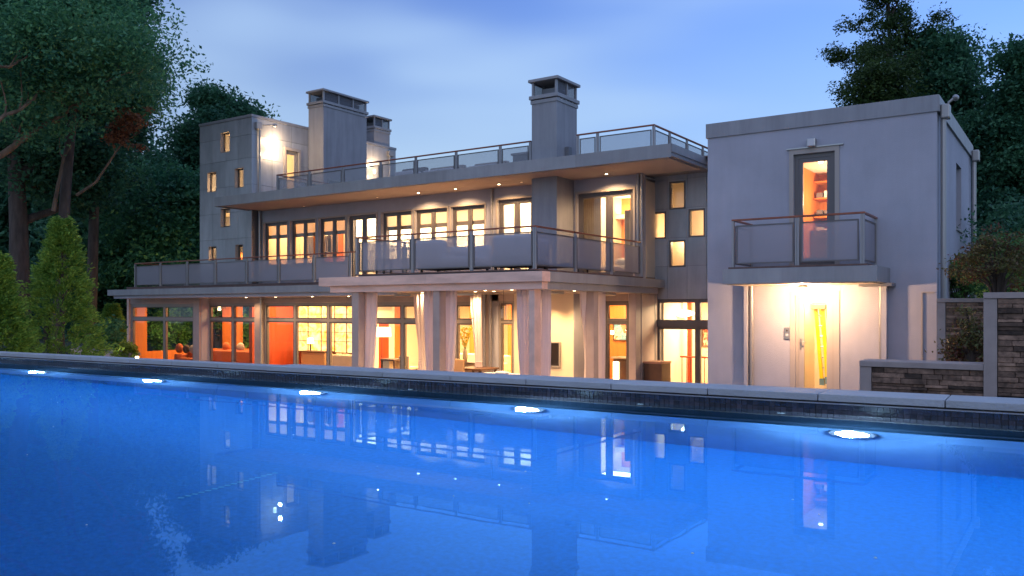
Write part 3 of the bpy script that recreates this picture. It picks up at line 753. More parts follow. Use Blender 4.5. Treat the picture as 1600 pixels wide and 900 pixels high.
# ---------------- roof slab
XR0 = -29.72; XR1 = -9.50; YRF = 22.0
MB().box(W0, XR0 + .4, XR1 - .12, YRF + .12, YW2 + .3, ZS, ZS + .04).build('soffit', 'soffit', H)
MB().box(W0, XTR + .002, XR1 - .004, YRF + .03, YBK, ZS + .041, ZR - .012).build('roof', 'fascia', H)
a = XR0
while a < XR1 - .01:
    a1 = min(a + 2.45, XR1); 
    if XR1 - a1 < .8: a1 = XR1
    MB().box(W0, a + .002, a1 - .002, YRF, YRF + .029, ZS + .0, ZR).build('fascia_panel', 'fascia', H)
    a = a1
a = YRF + .03
for a1 in (23.3, 24.4, 25.35): MB().box(W0, XR1 - .003, XR1 + .026, a + .002, a1 - .002, ZS + .15, ZR).build('fascia_panel', 'fascia', H); a = a1
MB().box(W0, XR0, XR0 + .03, YRF + .03, 23.76, ZS, ZR).build('fascia_panel', 'fascia', H)
MB().box(W0, XR0 + .03, XTR, YRF + .03, 23.76, ZS + .041, ZR - .012).build('roof', 'fascia', H)
MB().box(W0, XR1 - 1.0, XR1 - .12, YRF + .13, 25.2, ZS + .042, ZS + .15).build('soffit', 'zinc_dark', H)
MB().box(W0, XTR + .01, XBL, 24.5, YBK - .1, ZR - .011, ZR + .03).build('roof_deck', 'deck_wood', H)
def downlight(x, y, z, on=1, e=10, spot=150):
    d = MB().tube([(x, y, z - .012), (x, y, z - .001)], [.06, .065], 14).build('downlight', 'frame_light', H)
    MB().tube([(x, y, z - .016), (x, y, z - .0125)], [.042, .042], 12).build('bulb', 'lamp_warm' if on else 'lamp_dim', d)
    if on: lamp('downlight_lamp', 'SPOT', (x, y, z - .04), e * 7, (1, .62, .30), .04, (0, 0, 0), spot=spot, blend=.8)
def soffit_pt(px, py, z):
    d = z * F / (HY - py); return at(px, d)
for px, py, on in ((654, 301, 1), (712, 295, 1), (780, 287.5, 1), (948, 271.5, 1), (590, 308, 0), (475, 322, 0), (815, 284, 0)):
    x, y = soffit_pt(px, py, ZS); downlight(x, y, ZS, on, 42)
x, y = soffit_pt(1110, 245, ZS)
# roof railing
YRR = 23.6; XRR = -10.75; XRL = GX(434, YRR)
railing([(XRL, YRR), (GX(829, YRR), YRR)], ZR, 0.98, [fracs([434, 484, 536, 595, 650, 713, 782, 829], XRL, GX(829, YRR), 'x', YRR)], 'mesh_screen_roof')
xq = GX(903, YRR)
railing([(xq, YRR), (XRR, YRR), (XRR, 29.0)], ZR, 0.98, [fracs([903, 934, 1021], xq, XRR, 'x', YRR)[:-1] + [1.0], [0, .22, .48, .74, 1]], 'mesh_screen_roof')
railing([(XRL, YRR), (XRL, 26.9)], ZR, 0.98, [[0, .5, 1]], 'mesh_screen_roof')

# ---------------- lower roofs, decks, beams
XL0 = GX(168, 21.0)
MB().box(W0, XL0, -18.9, 21.0, 24.1, .655, .91).build('lower_roof', 'fascia', H, bevel=.006)
MB().box(W0, GX(178, 21.15), -18.9, 21.15, 22.3, .525, .654).build('lower_soffit', 'stucco', H)
MB().box(W0, GX(178, 21.15), -11.51, 22.301, YW2 - .001, .531, .653).build('ceiling', 'soffit', H)
MB().box(W0, GX(200, 21.9), -17.55, 21.85, 24.05, .911, Z2 - .04).build('deck_edge', 'deck_wood', H)
# deck planks of the two terraces
def planks(x0, x1, y0, y1, z, n, nm='deck_plank'):
    wd = (y1 - y0) / n
    for i in range(n): MB().box(W0, x0, x1, y0 + i * wd + .004, y0 + (i + 1) * wd - .004, z - .035, z).build(nm, 'deck_wood', H)
planks(GX(200, 21.9) - .02, -17.56, 21.83, 24.18, Z2, 12)
planks(-17.62, -11.37, 17.86, 24.18, Z2, 30)
MB().box(W0, -17.55, -11.45, 17.95, 24.15, .70, Z2 - .04).build('terrace_slab', 'zinc_dark', H)
# pinkish wooden beams of the pergola front and the grey side beams
XBE0 = GX(500, 17.85); 
MB().box(W0, XBE0, -14.9, 17.80, 18.2, .725, .985).build('beam', 'beam', H, bevel=.006)
MB().box(W0, -14.896, -11.12, 17.80, 18.2, .725, .985).build('beam', 'beam', H, bevel=.006)
MB().box(W0, GX(517, 17.95), -15.4, 17.92, 18.2, .535, .722).build('beam', 'beam', H, bevel=.006)
MB().box(W0, -15.396, -11.2, 17.92, 18.2, .535, .722).build('beam', 'beam', H, bevel=.006)
MB().box(W0, -11.5, -11.12, 18.203, 25.25, .725, .985).build('side_beam', 'fascia', H, bevel=.006)
MB().box(W0, -11.5, -11.20, 18.203, 24.9, .535, .722).build('side_beam', 'fascia', H, bevel=.006)
MB().box(W0, XBE0, -17.56, 18.2, 21.1, .73, .95).build('canopy_roof', 'fascia', H)
MB().box(W0, XBE0 + .1, -11.503, 18.203, 22.3, .60, .652).build('ceiling', 'soffit', H)
# terrace railings
XL = GX(212, YL)
lp = [212, 251, 293, 337, 386, 436, 491, 548]
railing([(XL, 26.0), (XL, YL), (-17.66, YL)], Z2, 1.10, [[0, .33, .66, 1], fracs(lp, XL, -17.66, 'x', YL)])
XF0 = -17.6; YF0 = 17.95
railing([(XF0, YL - .08), (XF0, YF0), (XT, YF0), (XT, 24.1)], Z2, 1.10,
        [[0, .5, 1], fracs([563, 645, 737, 835], XF0, XT, 'x', YF0)[:-1] + [1.0], fracs([835, 899, 956, 1001], YF0, 24.1, 'y', XT)])

# ---------------- ground floor
FG = FY(YG); FLB = FY(YL)
hd = .30
def glaz(fr, Y, p0, p1, cols, rows, name='window', fw=.09, sash=0.03, fm='frame_light', z1=hd, colsx=None):
    cx = [GX(c, Y) for c in cols]
    return window(fr, GX(p0, Y), GX(p1, Y), ZG + .05, z1, cols=cx, rows=rows, set_=.02, fw=fw, sash=sash, fm=fm, sm='frame', depth=.14, name=name)
RW = (-.38,)
glaz(FLB, YL, 204, 304, (256,), RW, fw=.14, sash=.03)
MB().box(W0, GX(203, YL) - .15, GX(314, YL), YL - .02, YL + .15, hd + .003, .53).build('header', 'column', H)
MB().box(W0, GX(304.5, YL), GX(313.5, YL), YL - .06, YL + .3, ZG, .523).build('pier', 'column', H)
MB().box(W0, GX(314, YL) + .002, GX(325, YG) + .02, YL + .02, YG + .2, ZG, .522).build('pier', 'stucco', H)
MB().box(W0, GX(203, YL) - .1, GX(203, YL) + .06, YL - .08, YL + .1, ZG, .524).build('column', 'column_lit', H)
x_g0 = GX(325, YG) + .021
MB().box(W0, x_g0, GX(803, YG), YG - .0, YG + .16, hd + .003, .524).build('header', 'column', H)
glaz(FG, YG, 325.5, 401, (363,), RW, fw=.10, sash=.05)
MB().box(W0, GX(401.5, YG), GX(412.5, YG), YG - .12, YG + .2, ZG, .521).build('pier', 'column', H)
MB().cyl(GX(408, YG - .2), YG - .2, ZG, .52, .05).build('downpipe', 'pipe', H)
glaz(FG, YG, 413, 555, (460, 512), RW, fw=.10, sash=.05)
glaz(FG, YG, 555.5, 680, (628,), RW, fw=.12, sash=.05)
glaz(FG, YG, 680.5, 752, (711,), RW, fw=.12, sash=.05)
MB().box(W0, GX(752.5, YG), GX(768, YG), YG - .1, YG + .2, ZG, .521).build('pier', 'column', H)
for p in (757, 766): MB().cyl(GX(p, YG - .2), YG - .2, ZG, .52, .05).build('downpipe', 'pipe', H)
MB().box(W0, GX(768.5, YG), GX(779, YG), YG, YG + .2, ZG, .521).build('pier', 'stucco', H)
glaz(FG, YG, 779.5, 803, (), RW, fw=.06, sash=.05, name='door')
xc0, xc1 = GX(803.5, YG), -12.98
MB().box(W0, xc0, xc1, YG, YG + .25, ZG, .522).build('wall', 'cream', H)
MB().box(W0, xc1 - .002, xc1 + .02, YG + .01, YW2 + .1, ZG, .519).build('wall', 'stucco', H)
glaz(FW, YW2, 944, 984, (), (-.36,), fw=.08, sash=.06, name='door', fm='frame', z1=.30)
MB().box(W0, xc1 + .02, XT, YW2 + .01, YW2 + .2, .303, .521).build('header', 'column', H)
MB().box(W0, GX(984.5, YW2), XT + .02, YW2 - .05, YE + .1, ZG, .52).build('pier', 'column', H)
MB().box(W0, xc1 + .021, GX(944, YW2) - .002, YW2, YW2 + .2, ZG, .301).build('pier', 'stucco', H)
for p, z1 in ((1010.5, 4.44), (1017, .5), (1022.5, .5)):
    MB().cyl(GX(p, YE - .15), YE - .14, ZG, z1, .055).build('downpipe', 'pipe', H)
for p in (997, 1003): MB().cyl(GX(p, YW2 - .09), YW2 - .08, Z2, ZS, .05).build('downpipe', 'pipe', H)
MB().cyl(GX(768, YW2 - .08), YW2 - .08, Z2, ZS, .05).build('downpipe', 'pipe', H)
MB().cyl(GX(406, YW2 - .1), YW2 - .1, Z2, ZS, .055).build('downpipe', 'pipe', H)
# columns of the pergola
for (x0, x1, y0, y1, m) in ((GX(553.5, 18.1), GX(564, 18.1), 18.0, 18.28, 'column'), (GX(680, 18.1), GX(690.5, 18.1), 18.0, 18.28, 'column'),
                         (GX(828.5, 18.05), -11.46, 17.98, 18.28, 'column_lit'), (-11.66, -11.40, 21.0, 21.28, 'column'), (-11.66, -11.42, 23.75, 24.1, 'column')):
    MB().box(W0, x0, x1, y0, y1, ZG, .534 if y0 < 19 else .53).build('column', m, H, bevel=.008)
# patio heaters and curtain rails under the ceiling
for px, Y in ((632, 20.2), (729, 20.2)):
    x = GX(px, Y); h = MB().box(W0, x - .35, x + .35, Y - .1, Y + .1, .44, .52).build('patio_heater', 'steel', H, bevel=.02)
    MB().box(W0, x - .28, x + .28, Y - .07, Y + .07, .425, .439).build('heater_element', 'orange_wood', h)
for px, X in ((867, -11.75), (950, -11.75)):
    y = GY(px, X); h = MB().box(W0, X - .1, X + .1, y - .35, y + .35, .44, .52).build('patio_heater', 'steel', H, bevel=.02)
MB().box(W0, XBE0 + .6, -11.7, 18.38, 18.41, .555, .585).box(W0, -11.75, -11.72, 18.42, 24.0, .555, .585).build('curtain_rail', 'steel', H)
# entrance glazing
glz = window(FE, ent[0], GX(1112, YE), ZG + .05, .36, cols=(GX(1089, YE),), rows=(-.52,), set_=.04, fw=.06, sash=.055, fm='frame', sm='frame', depth=.16)
MB().box(W0, ent[0] + .05, XBL - .02, YE - .03, YE + .1, -.53, -.30).build('door_head', 'frame', H)
# ground floor room shells
room(-35.8, -28.6, YG + .3, 27.6, ZG, .5, wm='orange_wood', back='orange_wood', left=False, right=True) if False else None
def wall_h(fr, a0, a1, z0, z1, holes, m, b0=-.12, b1=0): MB().wall(fr, a0, a1, z0, z1, holes, b0, b1).build('interior_wall', m, H)
XQ = GX(203, YL)
wall_h(FY(26.6), XQ, -28.56, ZG, .52, [(-37.2, -35.3, -1.9, .25), (-33.9, -32.7, -1.9, .25), (-31.4, -30.6, -1.9, .25), (-29.8, -29.1, -1.9, .25)], 'orange_wood')
for (x0, x1) in ((-33.9, -32.7), (-31.4, -30.6), (-29.8, -29.1)):
    window(FY(26.6), x0, x1, -1.9, .25, rows=(-.38,), set_=0.03, fw=.05, sash=.0, fm='orange_wood', depth=.06)
MB().wall(FX(XQ + .1), YL + .16, 26.6, ZG, .52, [(23.0, 25.9, -1.9, .25)], -.12, 0).build('interior_wall', 'orange_wood', H)
MB().box(W0, -28.55, -28.35, 22.82, 29.5, ZG, .52).build('interior_wall', 'red_wood', H)
xo = GX(553, 25.1)
MB().box(W0, -28.34, xo, 25.1, 25.2, -1.75, .52).build('backlit_stone_panel', 'onyx', H)
for k in range(5): MB().box(W0, -28.34, xo, 25.07, 25.098, -1.3 + k * .38, -1.285 + k * .38).build('stone_joint', 'dark_wood', H)
for x in (-27.5, -26.7, -25.9, -25.2): MB().box(W0, x - .01, x + .01, 25.06, 25.095, -1.75, .52).build('stone_joint', 'dark_wood', H)
MB().box(W0, -28.34, -15.3, 29.4, 29.5, ZG, .52).build('interior_wall', 'cream', H)
MB().box(W0, xo + .01, xo + .08, 25.06, 29.39, ZG, .52).build('interior_wall', 'white_wall', H)
for (y0_, y1_, z0_, z1_, m_) in ((25.5, 26.0, ZG, .5, 'orange_wood'), (26.5, 27.1, ZG, -.5, 'red_wood'), (27.5, 27.9, ZG, .5, 'orange_wood'), (26.3, 27.3, .0, .4, 'shade')): MB().box(W0, xo + .081, xo + .11, y0_, y1_, z0_, z1_).build('wall_panel', m_, H)
MB().box(W0, -15.3, -15.2, YG + .3, 29.5, ZG, .52).build('interior_wall', 'cream', H)
MB().box(W0, -21.2, -20.3, 28.2, 28.3, ZG, .52).build('interior_wall', 'orange_wood', H)
MB().box(W0, -19.6, -18.6, 28.7, 28.8, ZG, .52).build('interior_wall', 'orange_wood', H)
MB().box(W0, XQ, -11.3, YG + .17, 33, ZG - .1, ZG + .01).build('interior_floor', 'floor_wood', H)
MB().box(W0, XQ, -27.9, YG + .17, 26.6, .53, .56).build('ceiling', 'white_wall', H)
MB().box(W0, XL0 + .2, -11.5, 26.9, YBK, .53, Z2 - .11).build('floor_slab', 'cream', H)
# second side room (bar) right of the patio and the entrance hall
MB().box(W0, -15.1, -11.5, 27.6, 27.7, ZG, .52).build('interior_wall', 'orange_wood', H)
MB().box(W0, -11.44, -11.3, YE + .28, 29, ZG, .52).build('interior_wall', 'cream', H)
MB().box(W0, -11.3, XBL + 3, 28.9, 29.0, ZG, .7).build('interior_wall', 'cream', H)
MB().box(W0, -11.3, XBL + 3, YE + .14, 29.0, .52, .7).build('ceiling', 'white_wall', H)
MB().box(W0, -11.3, XBL + 3, YE + .14, 29.0, ZG - .1, ZG + .012).build('interior_floor', 'floor_wood', H)
for (x0, x1, y) in ((GX(1036, 26.2), GX(1042, 26.2), 26.2), (GX(1043, 27.4), GX(1051, 27.4), 27.4), (GX(1074, 27), GX(1080, 27), 27.0)):
    MB().box(W0, x0, x1, y, y + .12, ZG, .5).build('interior_post', 'red_wood', H)
sr = MB(); yb_ = 26.6
sr.tube([(GX(1063, yb_), yb_, -1.55), (GX(1110, yb_), yb_, -1.55)], [.03, .03], 8)
stair = sr.build('stair_rail', 'red_wood', H)
for px in range(1066, 1110, 7): MB().cyl(GX(px, yb_), yb_, ZG, -1.56, .012, n=6).build('baluster', 'black', stair)
# ground floor lights
ceil_lamp(-33, 24.6, .48, 70, 4, 2.5, (1, .60, .26))
ceil_lamp(-29.8, 24.6, .48, 60, 2.5, 2.5, (1, .60, .26))
ceil_lamp(-26.8, 23.9, .48, 50, 2.2, 1.5, (1, .58, .25))
ceil_lamp(-22.6, 25.4, .48, 90, 2.6, 2, (1, .66, .30))
ceil_lamp(-19, 25.8, .48, 240, 5, 3, (1, .68, .32))
ceil_lamp(-16.2, 25.8, .48, 60, 1.5, 3, (1, .66, .32))
ceil_lamp(-13.3, 26, .48, 90, 2, 2, (1, .66, .32))
ceil_lamp(-9.6, 27, .48, 140, 2, 2, (1, .74, .42))
for px, py in ((385, 466), (431, 465.5), (488, 463.5), (545, 463)):
    x = GX(px, 21.9); downlight(x, 21.9, .525, 1, 14)
for px, Y, e in ((611, 21.4, 40), (743, 21.2, 40), (772, 21.2, 30), (700, 19.8, 24), (660, 21.5, 30), (575, 19.6, 20), (800, 19.9, 26)): downlight(GX(px, Y), Y, .598, 1, e)
downlight(-13.7, 21.9, .598, 1, 50, 110); downlight(-12.6, 22.0, .598, 1, 40, 110)
downlight(-14.6, 20.2, .598, 1, 30)
for px in (578, 672, 704, 817): downlight(GX(px, 18.95), 18.95, .598, 1, 16)  # added just inside the beam to make the curtains glow
for Y in (19.6, 21.9, 23.4): downlight(-12.3, Y, .598 if Y < 22.3 else .529, 1, 14)

# ================================================================== RIGHT BLOCK
FB = FY(YB); FBS = FX(XBR)
udoor = (GX(1240.5, YB), GX(1305, YB), 1.06, GZ(239, GX(1270, YB), YB))
gdoor = (GX(1243, YB), GX(1304, YB), ZG, .36)
swin = (GY(1494.5, XBR), GY(1502.5, XBR), GZ(359, XBR, GY(1498, XBR)), GZ(258, XBR, GY(1498, XBR)))
MB().wall(FB, XBL, XBR, ZG, 4.43, [udoor, gdoor], -.3, 0).build('wall', 'stucco', H)
MB().wall(FBS, YB + .301, 27.8, ZG, 4.43, [swin], -.3, 0).build('wall', 'stucco', H)
MB().box(W0, XBL, XBL + .3, YB + .3, 27.5, ZG, 4.43).box(W0, XBL + .3, XBR - .3, 27.5, 27.8, ZG, 4.43).build('wall', 'stucco', H)
MB().box(W0, XBL - .04, XBR + .04, YB - .04, 27.84, 4.42, 4.79).build('parapet', 'chimney_render', H, bevel=.008)
MB().box(W0, XBR + .041, XBR + .055, YB - .02, 27.84, 4.42, 4.78).build('parapet_flashing', 'fascia', H)
window(FBS, *swin, set_=.12, fw=.05, sash=.04)
MB().box(FBS, swin[0] - .05, swin[1] + .05, -.1, .05, swin[2] - .05, swin[2] - .002).build('sill', 'fascia', H)
d1 = window(FB, *udoor, set_=.06, fw=.10, sash=.10, name='door')
MB().wall(FB, udoor[0] - .10, udoor[1] + .10, udoor[2], udoor[3] + .12, [(udoor[0], udoor[1], udoor[2] - 1, udoor[3])], .003, .03).build('door_surround', 'trim', H)
MB().box(FB, udoor[0] - .16, udoor[1] + .2, .003, .06, udoor[3] + .123, udoor[3] + .15).build('drip_edge', 'steel', H)
x = GX(1270, YB); zz = GZ(224, x, YB)
sc_ = MB().box(FB, x - .10, x + .10, .003, .16, zz - .10, zz + .10).build('wall_light', 'steel', H, bevel=.02)
MB().box(FB, x - .075, x + .075, .161, .17, zz - .075, zz + .075).build('lens', 'lens_off', sc_)
# ground door
d2 = window(FB, *gdoor, set_=.05, fw=.07, sash=.12, name='door', fm='trim', sm='trim')
MB().wall(FB, gdoor[0] - .12, gdoor[1] + .12, ZG, gdoor[3] + .10, [(gdoor[0], gdoor[1], ZG - 1, gdoor[3])], .003, .025).build('door_surround', 'trim', H)
hx = gdoor[0] + .12; hz = -.80
MB().box(FB, hx - .02, hx + .02, -.06, -.04, hz - .12, hz + .12).tube([FB.p(hx, -.04, hz + .04), FB.p(hx, .02, hz + .04), FB.p(hx + .14, .02, hz + .04)], [.012] * 3, 8).build('handle', 'steel', d2)
x = GX(1230.5, YB)
ic = MB().box(FB, x - .07, x + .07, .003, .03, -.70, -.42).build('intercom', 'steel', H, bevel=.006)
MB().ball(FB.p(x, .035, -.49), (.022, .01, .022)).build('lens', 'black', ic, smooth=True)
MB().box(FB, x - .03, x + .03, .031, .036, -.62, -.57).build('button', 'lens_off', ic)
# balcony
YBF = 19.45
bx0, bx1 = GX(1146, YBF), GX(1349.5, YBF)
MB().box(W0, GX(1129, 19.3), -3.62, 19.30, YB - .002, .62, .97).build('balcony_slab', 'fascia', H, bevel=.006)
MB().box(W0, GX(1129, 19.3) + .1, -3.75, 19.4, YB - .003, .600, .619).build('soffit', 'cream', H)
MB().box(W0, -4.2, -3.50, 20.3, YB - .001, .545, .618).build('balcony_bracket', 'zinc_dark', H)
for k in range(9):
    MB().box(W0, bx0 - .08, bx1 + .1, 19.33 + k * .163, 19.33 + k * .163 + .155, .975, 1.015).build('deck_plank', 'deck_wood', H)
railing([(bx0, YB - .03), (bx0, YBF), (bx1, YBF), (bx1, YB - .03)], 1.0, 1.15, [[0, 1], fracs([1146, 1246, 1348], bx0, bx1, 'x', YBF), [0, 1]])
# warm lamp under the balcony
lx = GX(1255, 19.9)
dl = MB().cyl(lx, 19.9, .53, .599, .09, n=16).build('porch_light', 'steel', H)
MB().ball((lx, 19.9, .50), (.10, .10, .06)).build('bulb', 'lamp_warm', dl, smooth=True)
lamp('porch_lamp', 'POINT', (lx, 19.86, .46), 860, (1, .60, .33), .08)
# fins and downpipes beside the lit porch
MB().box(W0, GX(1166, YB), GX(1171, YB), YB - .17, YB - .001, ZG, .598).build('fin', 'stucco', H)
MB().cyl(GX(1174.5, YB - .08), YB - .08, ZG, .598, .045).build('downpipe', 'pipe', H)
MB().cyl(GX(1377, YB - .08), YB - .08, ZG, .598, .045).build('downpipe', 'pipe', H)
MB().box(W0, GX(1380, YB), GX(1388, YB), YB - .20, YB - .001, ZG, .544).build('fin', 'stucco', H)
MB().wall(FB, GX(1440, YB), GX(1461, YB), ZG, .42, [(GX(1440, YB) + .03, GX(1461, YB) - .03 + 1, ZG - 1, .39)], .003, .03).build('reveal_frame', 'trim', H)
# downpipes and heads on the far right corner, vents
for yy, z0 in ((YB + .25, ZG), (27.55, ZG)):
    MB().cyl(XBR + .10, yy, z0, 4.35, .06).build('downpipe', 'pipe', H)
    MB().box(W0, XBR + .057, XBR + .24, yy - .14, yy + .14, 4.28, 4.60).build('scupper', 'pipe', H, bevel=.03)
MB().tube([(XBR + .2, YB + .2, 4.62), (XBR + .3, YB + .2, 4.70)], [.03, .03], 8).ball((XBR + .34, YB + .3, 4.74), (.07, .12, .07)).build('floodlight', 'pipe', H)
for px, zc in ((1490, .90), (1508, .82)):
    yy = GY(px, XBR); 
    mb = MB(); q = [(0.003, .17), (.003, -.12), (.17, -.12), (.17, -.02)]
    P0 = [FBS.p(yy - .13, b, zc + h) for b, h in q]; P1 = [FBS.p(yy + .13, b, zc + h) for b, h in q]
    mb.quad(*P0); mb.quad(*P1[::-1])
    for i in range(4): mb.quad(P0[i], P0[(i + 1) % 4], P1[(i + 1) % 4], P1[i])
    mb.build('wall_vent', 'steel', H)
# closet room upstairs
cx0, cx1 = XBL + .35, XBR - .35
room(GX(1225, YB), GX(1330, YB), YB + .31, 24.2, 1.05, 3.80, wm='orange_wood', back='orange_wood', ceil='white_wall')
lamp('closet_lamp', 'POINT', (-5.1, 22.9, 2.9), 110, (1, .74, .46), .15)
lamp('closet_lamp', 'POINT', (-5.0, 21.6, 3.2), 40, (1, .74, .46), .15)
for k, z in enumerate((1.5, 2.0, 2.5, 3.0, 3.45)): MB().box(W0, -6.0, -5.35, 23.5, 24.15, z, z + .04).build('shelf', 'orange_wood', H)
for (x, y) in ((-5.45, 22.0), (-5.0, 22.6), (-5.1, 23.5)): MB().cyl(x, y, 3.72, 3.745, .05).build('downlight', 'lamp_warm', H)
clothes(-5.3, -4.65, 23.7, 2.9, 9, 'row of garments hanging in the closet behind the balcony door', .35)
dr = thing('dresser', (-5.1, 22.0, 1.06), 'drawer chest with round knobs inside the balcony door', 'dresser')
MB().box(W0, -5.7, -4.4, 21.9, 22.35, 1.07, 2.02).build('body', 'orange_wood', dr)
for k in range(3):
    d_ = MB().box(W0, -5.66, -4.44, 21.87, 21.898, 1.12 + k * .3, 1.38 + k * .3).build('drawer', 'tan_leather', dr)
    MB().ball((-5.12, 21.85, 1.25 + k * .3), (.022, .022, .022)).ball((-4.98, 21.85, 1.25 + k * .3), (.022, .022, .022)).build('knob', 'steel', d_, smooth=True)
# vestibule with the ladder
room(GX(1236, YB), GX(1320, YB), YB + .31, 23.0, ZG, .55, wm='cream', back='cream', fl='paving')
ceil_lamp(-5.5, 21.9, .45, 26, .8, 1.0, (1, .74, .42))
ld = thing('step_ladder', (-5.25, 22.2, ZG), 'folded yellow step ladder leaning behind the glass garden door', 'ladder')
def lpx(px, py, Y=22.0): X = GX(px, Y); return (X, Y, GZ(py, X, Y))
for (a_, b_) in (((1275, 482), (1284, 590)), ((1286, 482), (1293, 588))):
    p0, p1 = Vector(lpx(*a_)), Vector(lpx(*b_)); p1 = p0 + (p1 - p0) * 1.08
    dd = (p1 - p0).normalized(); s_ = Vector((.04, 0, 0)); t_ = Vector((0, .03, 0))
    mb = MB(); i0 = [p0 - s_ - t_, p0 + s_ - t_, p0 + s_ + t_, p0 - s_ + t_]; i1 = [p1 - s_ - t_, p1 + s_ - t_, p1 + s_ + t_, p1 - s_ + t_]
    mb.quad(*i0); mb.quad(*i1)
    for k in range(4): mb.quad(i0[k], i0[(k + 1) % 4], i1[(k + 1) % 4], i1[k])
    mb.build('side_rail', 'yellow', ld)
    q = Vector(p1); MB().box(W0, q.x - .055, q.x + .055, q.y - .05, q.y + .05, q.z - .05, q.z + .12).build('foot', 'ladder_foot', ld)
p0, p1, q0, q1 = Vector(lpx(1275, 482)), Vector(lpx(1284, 590)), Vector(lpx(1286, 482)), Vector(lpx(1293, 588))
for k in range(6):
    f = (k + .7) / 6.6; a_ = p0.lerp(p1, f); b_ = q0.lerp(q1, f); MB().tube([a_, b_], [.022, .022], 6).build('rung', 'steel', ld)
for (a0_, f) in ((p0, 0), (q0, 0)): pass
MB().box(W0, p0.x - .09, q0.x + .08, p0.y - .1, p0.y + .1, p0.z - .02, p0.z + .10).build('top_cap', 'ladder_cap', ld, bevel=.01)
p2 = p0 + Vector((.05, .22, 0)); MB().tube([p2, Vector((p2.x + .24, p2.y + .25, ZG + .05))], [.03, .03], 6).tube([p2 + Vector((.16, 0, 0)), Vector((p2.x + .36, p2.y + .25, ZG + .05))], [.03, .03], 6).build('rear_rail', 'yellow', ld)

# ================================================================== CURTAINS of the patio
def curtain(x, y, wtop, wbot, lab, along='x', tied=False, lean=0.0, m='curtain'):
    n = 72; rowsz = 15; z1 = .545; z0 = ZG + .03; mb = MB(); ph = random.random() * 6
    ring = []
    for j in range(rowsz):
        f = j / (rowsz - 1)
        if tied:
            k = 0.70
            s = 1 - (1 - wbot / wtop) * math.sin(min(1, f / k) * math.pi / 2) ** 2 if f < k else wbot / wtop + (f - k) * .9
            sh = lean * math.sin(min(1, f / k) * math.pi / 2) ** 2
        else:
            s = 1 - (1 - wbot / wtop) * f ** 2; sh = lean * f ** 2
        ww = wtop * s; dd = 0.10 + .02 * f
        r = []
        for i in range(n):
            t = 2 * math.pi * i / n
            rip = 1 + .36 * math.sin(9 * t + ph + f * .6) + .12 * math.sin(16 * t + f * 2)
            u = math.cos(t) * ww / 2 + sh; v = math.sin(t) * dd * rip
            r.append((x + u, y + v, z1 + (z0 - z1) * f) if along == 'x' else (x + v, y + u, z1 + (z0 - z1) * f))
        ring.append(r)
    for r in ring: mb.v += r
    for j in range(rowsz - 1):
        for i in range(n):
            a_ = j * n + i; b_ = j * n + (i + 1) % n; mb.f.append((a_, b_, b_ + n, a_ + n))
    mb.f.append(tuple(range(n)))
    o = mb.build('curtain', m, None, smooth=True)
    tag(o, lab, 'curtain', 'white outdoor curtains of the patio')
    if tied:
        zt = z1 + (z0 - z1) * .7; tb = MB(); 
        cxx = x + (lean if along == 'x' else 0); cyy = y + (0 if along == 'x' else lean)
        pts = [(cxx + math.cos(2 * math.pi * k / 14) * (wbot / 2 + .01 if along == 'x' else .12), cyy + math.sin(2 * math.pi * k / 14) * (.12 if along == 'x' else wbot / 2 + .01), zt) for k in range(15)]
        tb.tube(pts, [.018] * 15, 6).build('tieback', 'curtain', o)
    return o
Yc = 18.42
def cpx(p0, p1, Y): return ((GX(p0, Y) + GX(p1, Y)) / 2, Y, GX(p1, Y) - GX(p0, Y))
x, y, ww = cpx(567.5, 589, Yc); curtain(x, y, ww, .20, 'white curtain hanging right of the leftmost pergola column', lean=-.10)
x, y, ww = cpx(664, 679, Yc); curtain(x, y, ww, .14, 'narrow white curtain hanging left of the middle pergola column', lean=.10)
x, y, ww = cpx(693, 713.5, Yc); curtain(x, y, ww, .18, 'white curtain hanging right of the middle pergola column', lean=-.10)
x, y, ww = cpx(808, 826, Yc); curtain(x, y, ww, .12, 'white curtain hanging left of the corner pergola column', lean=.14)
x, y, ww = cpx(647, 663, 21.6); curtain(x, y, ww, .18, 'warm lit curtain tied at its foot, behind the second curtain from the left', tied=True, lean=.14)
x, y, ww = cpx(735, 752, 21.6); curtain(x, y, ww, .18, 'warm lit curtain tied at its foot beside the golden downpipes', tied=True, lean=.12)
XC = -11.74
def ypx(p0, p1): return ((GY(p0, XC) + GY(p1, XC)) / 2, abs(GY(p1, XC) - GY(p0, XC)))
y, ww = ypx(848, 858.5); curtain(XC, y, ww, .2, 'slim white curtain just right of the corner pergola column', 'y', lean=-.12)
y, ww = ypx(908, 925); curtain(XC, y, ww, .25, 'white curtain tied at its foot, right of the outdoor television', 'y', tied=True, lean=.2)
y, ww = ypx(936.5, 943); curtain(XC, y, ww, .2, 'thin strip of white curtain right of the side column', 'y', lean=-.1)
y, ww = ypx(984, 998); curtain(XC, y, ww, .25, 'white curtain tied at its foot near the rust planter box', 'y', tied=True, lean=.3)

# ================================================================== LOOSE THINGS
# outdoor television on the cream wall
tv = thing('television', (-14.0, YG - .06, -1.2), 'dark wall mounted television on the cream patio wall', 'television')
x0, x1 = GX(846, YG - .05), GX(875.5, YG - .05)
MB().box(W0, x0, x1, YG - .07, YG - .005, -1.78, -.98).build('bezel', 'frame_light', tv, bevel=.01)
MB().box(W0, x0 + .04, x1 - .04, YG - .076, YG - .071, -1.72, -1.02).build('screen', 'screen_glass', tv)
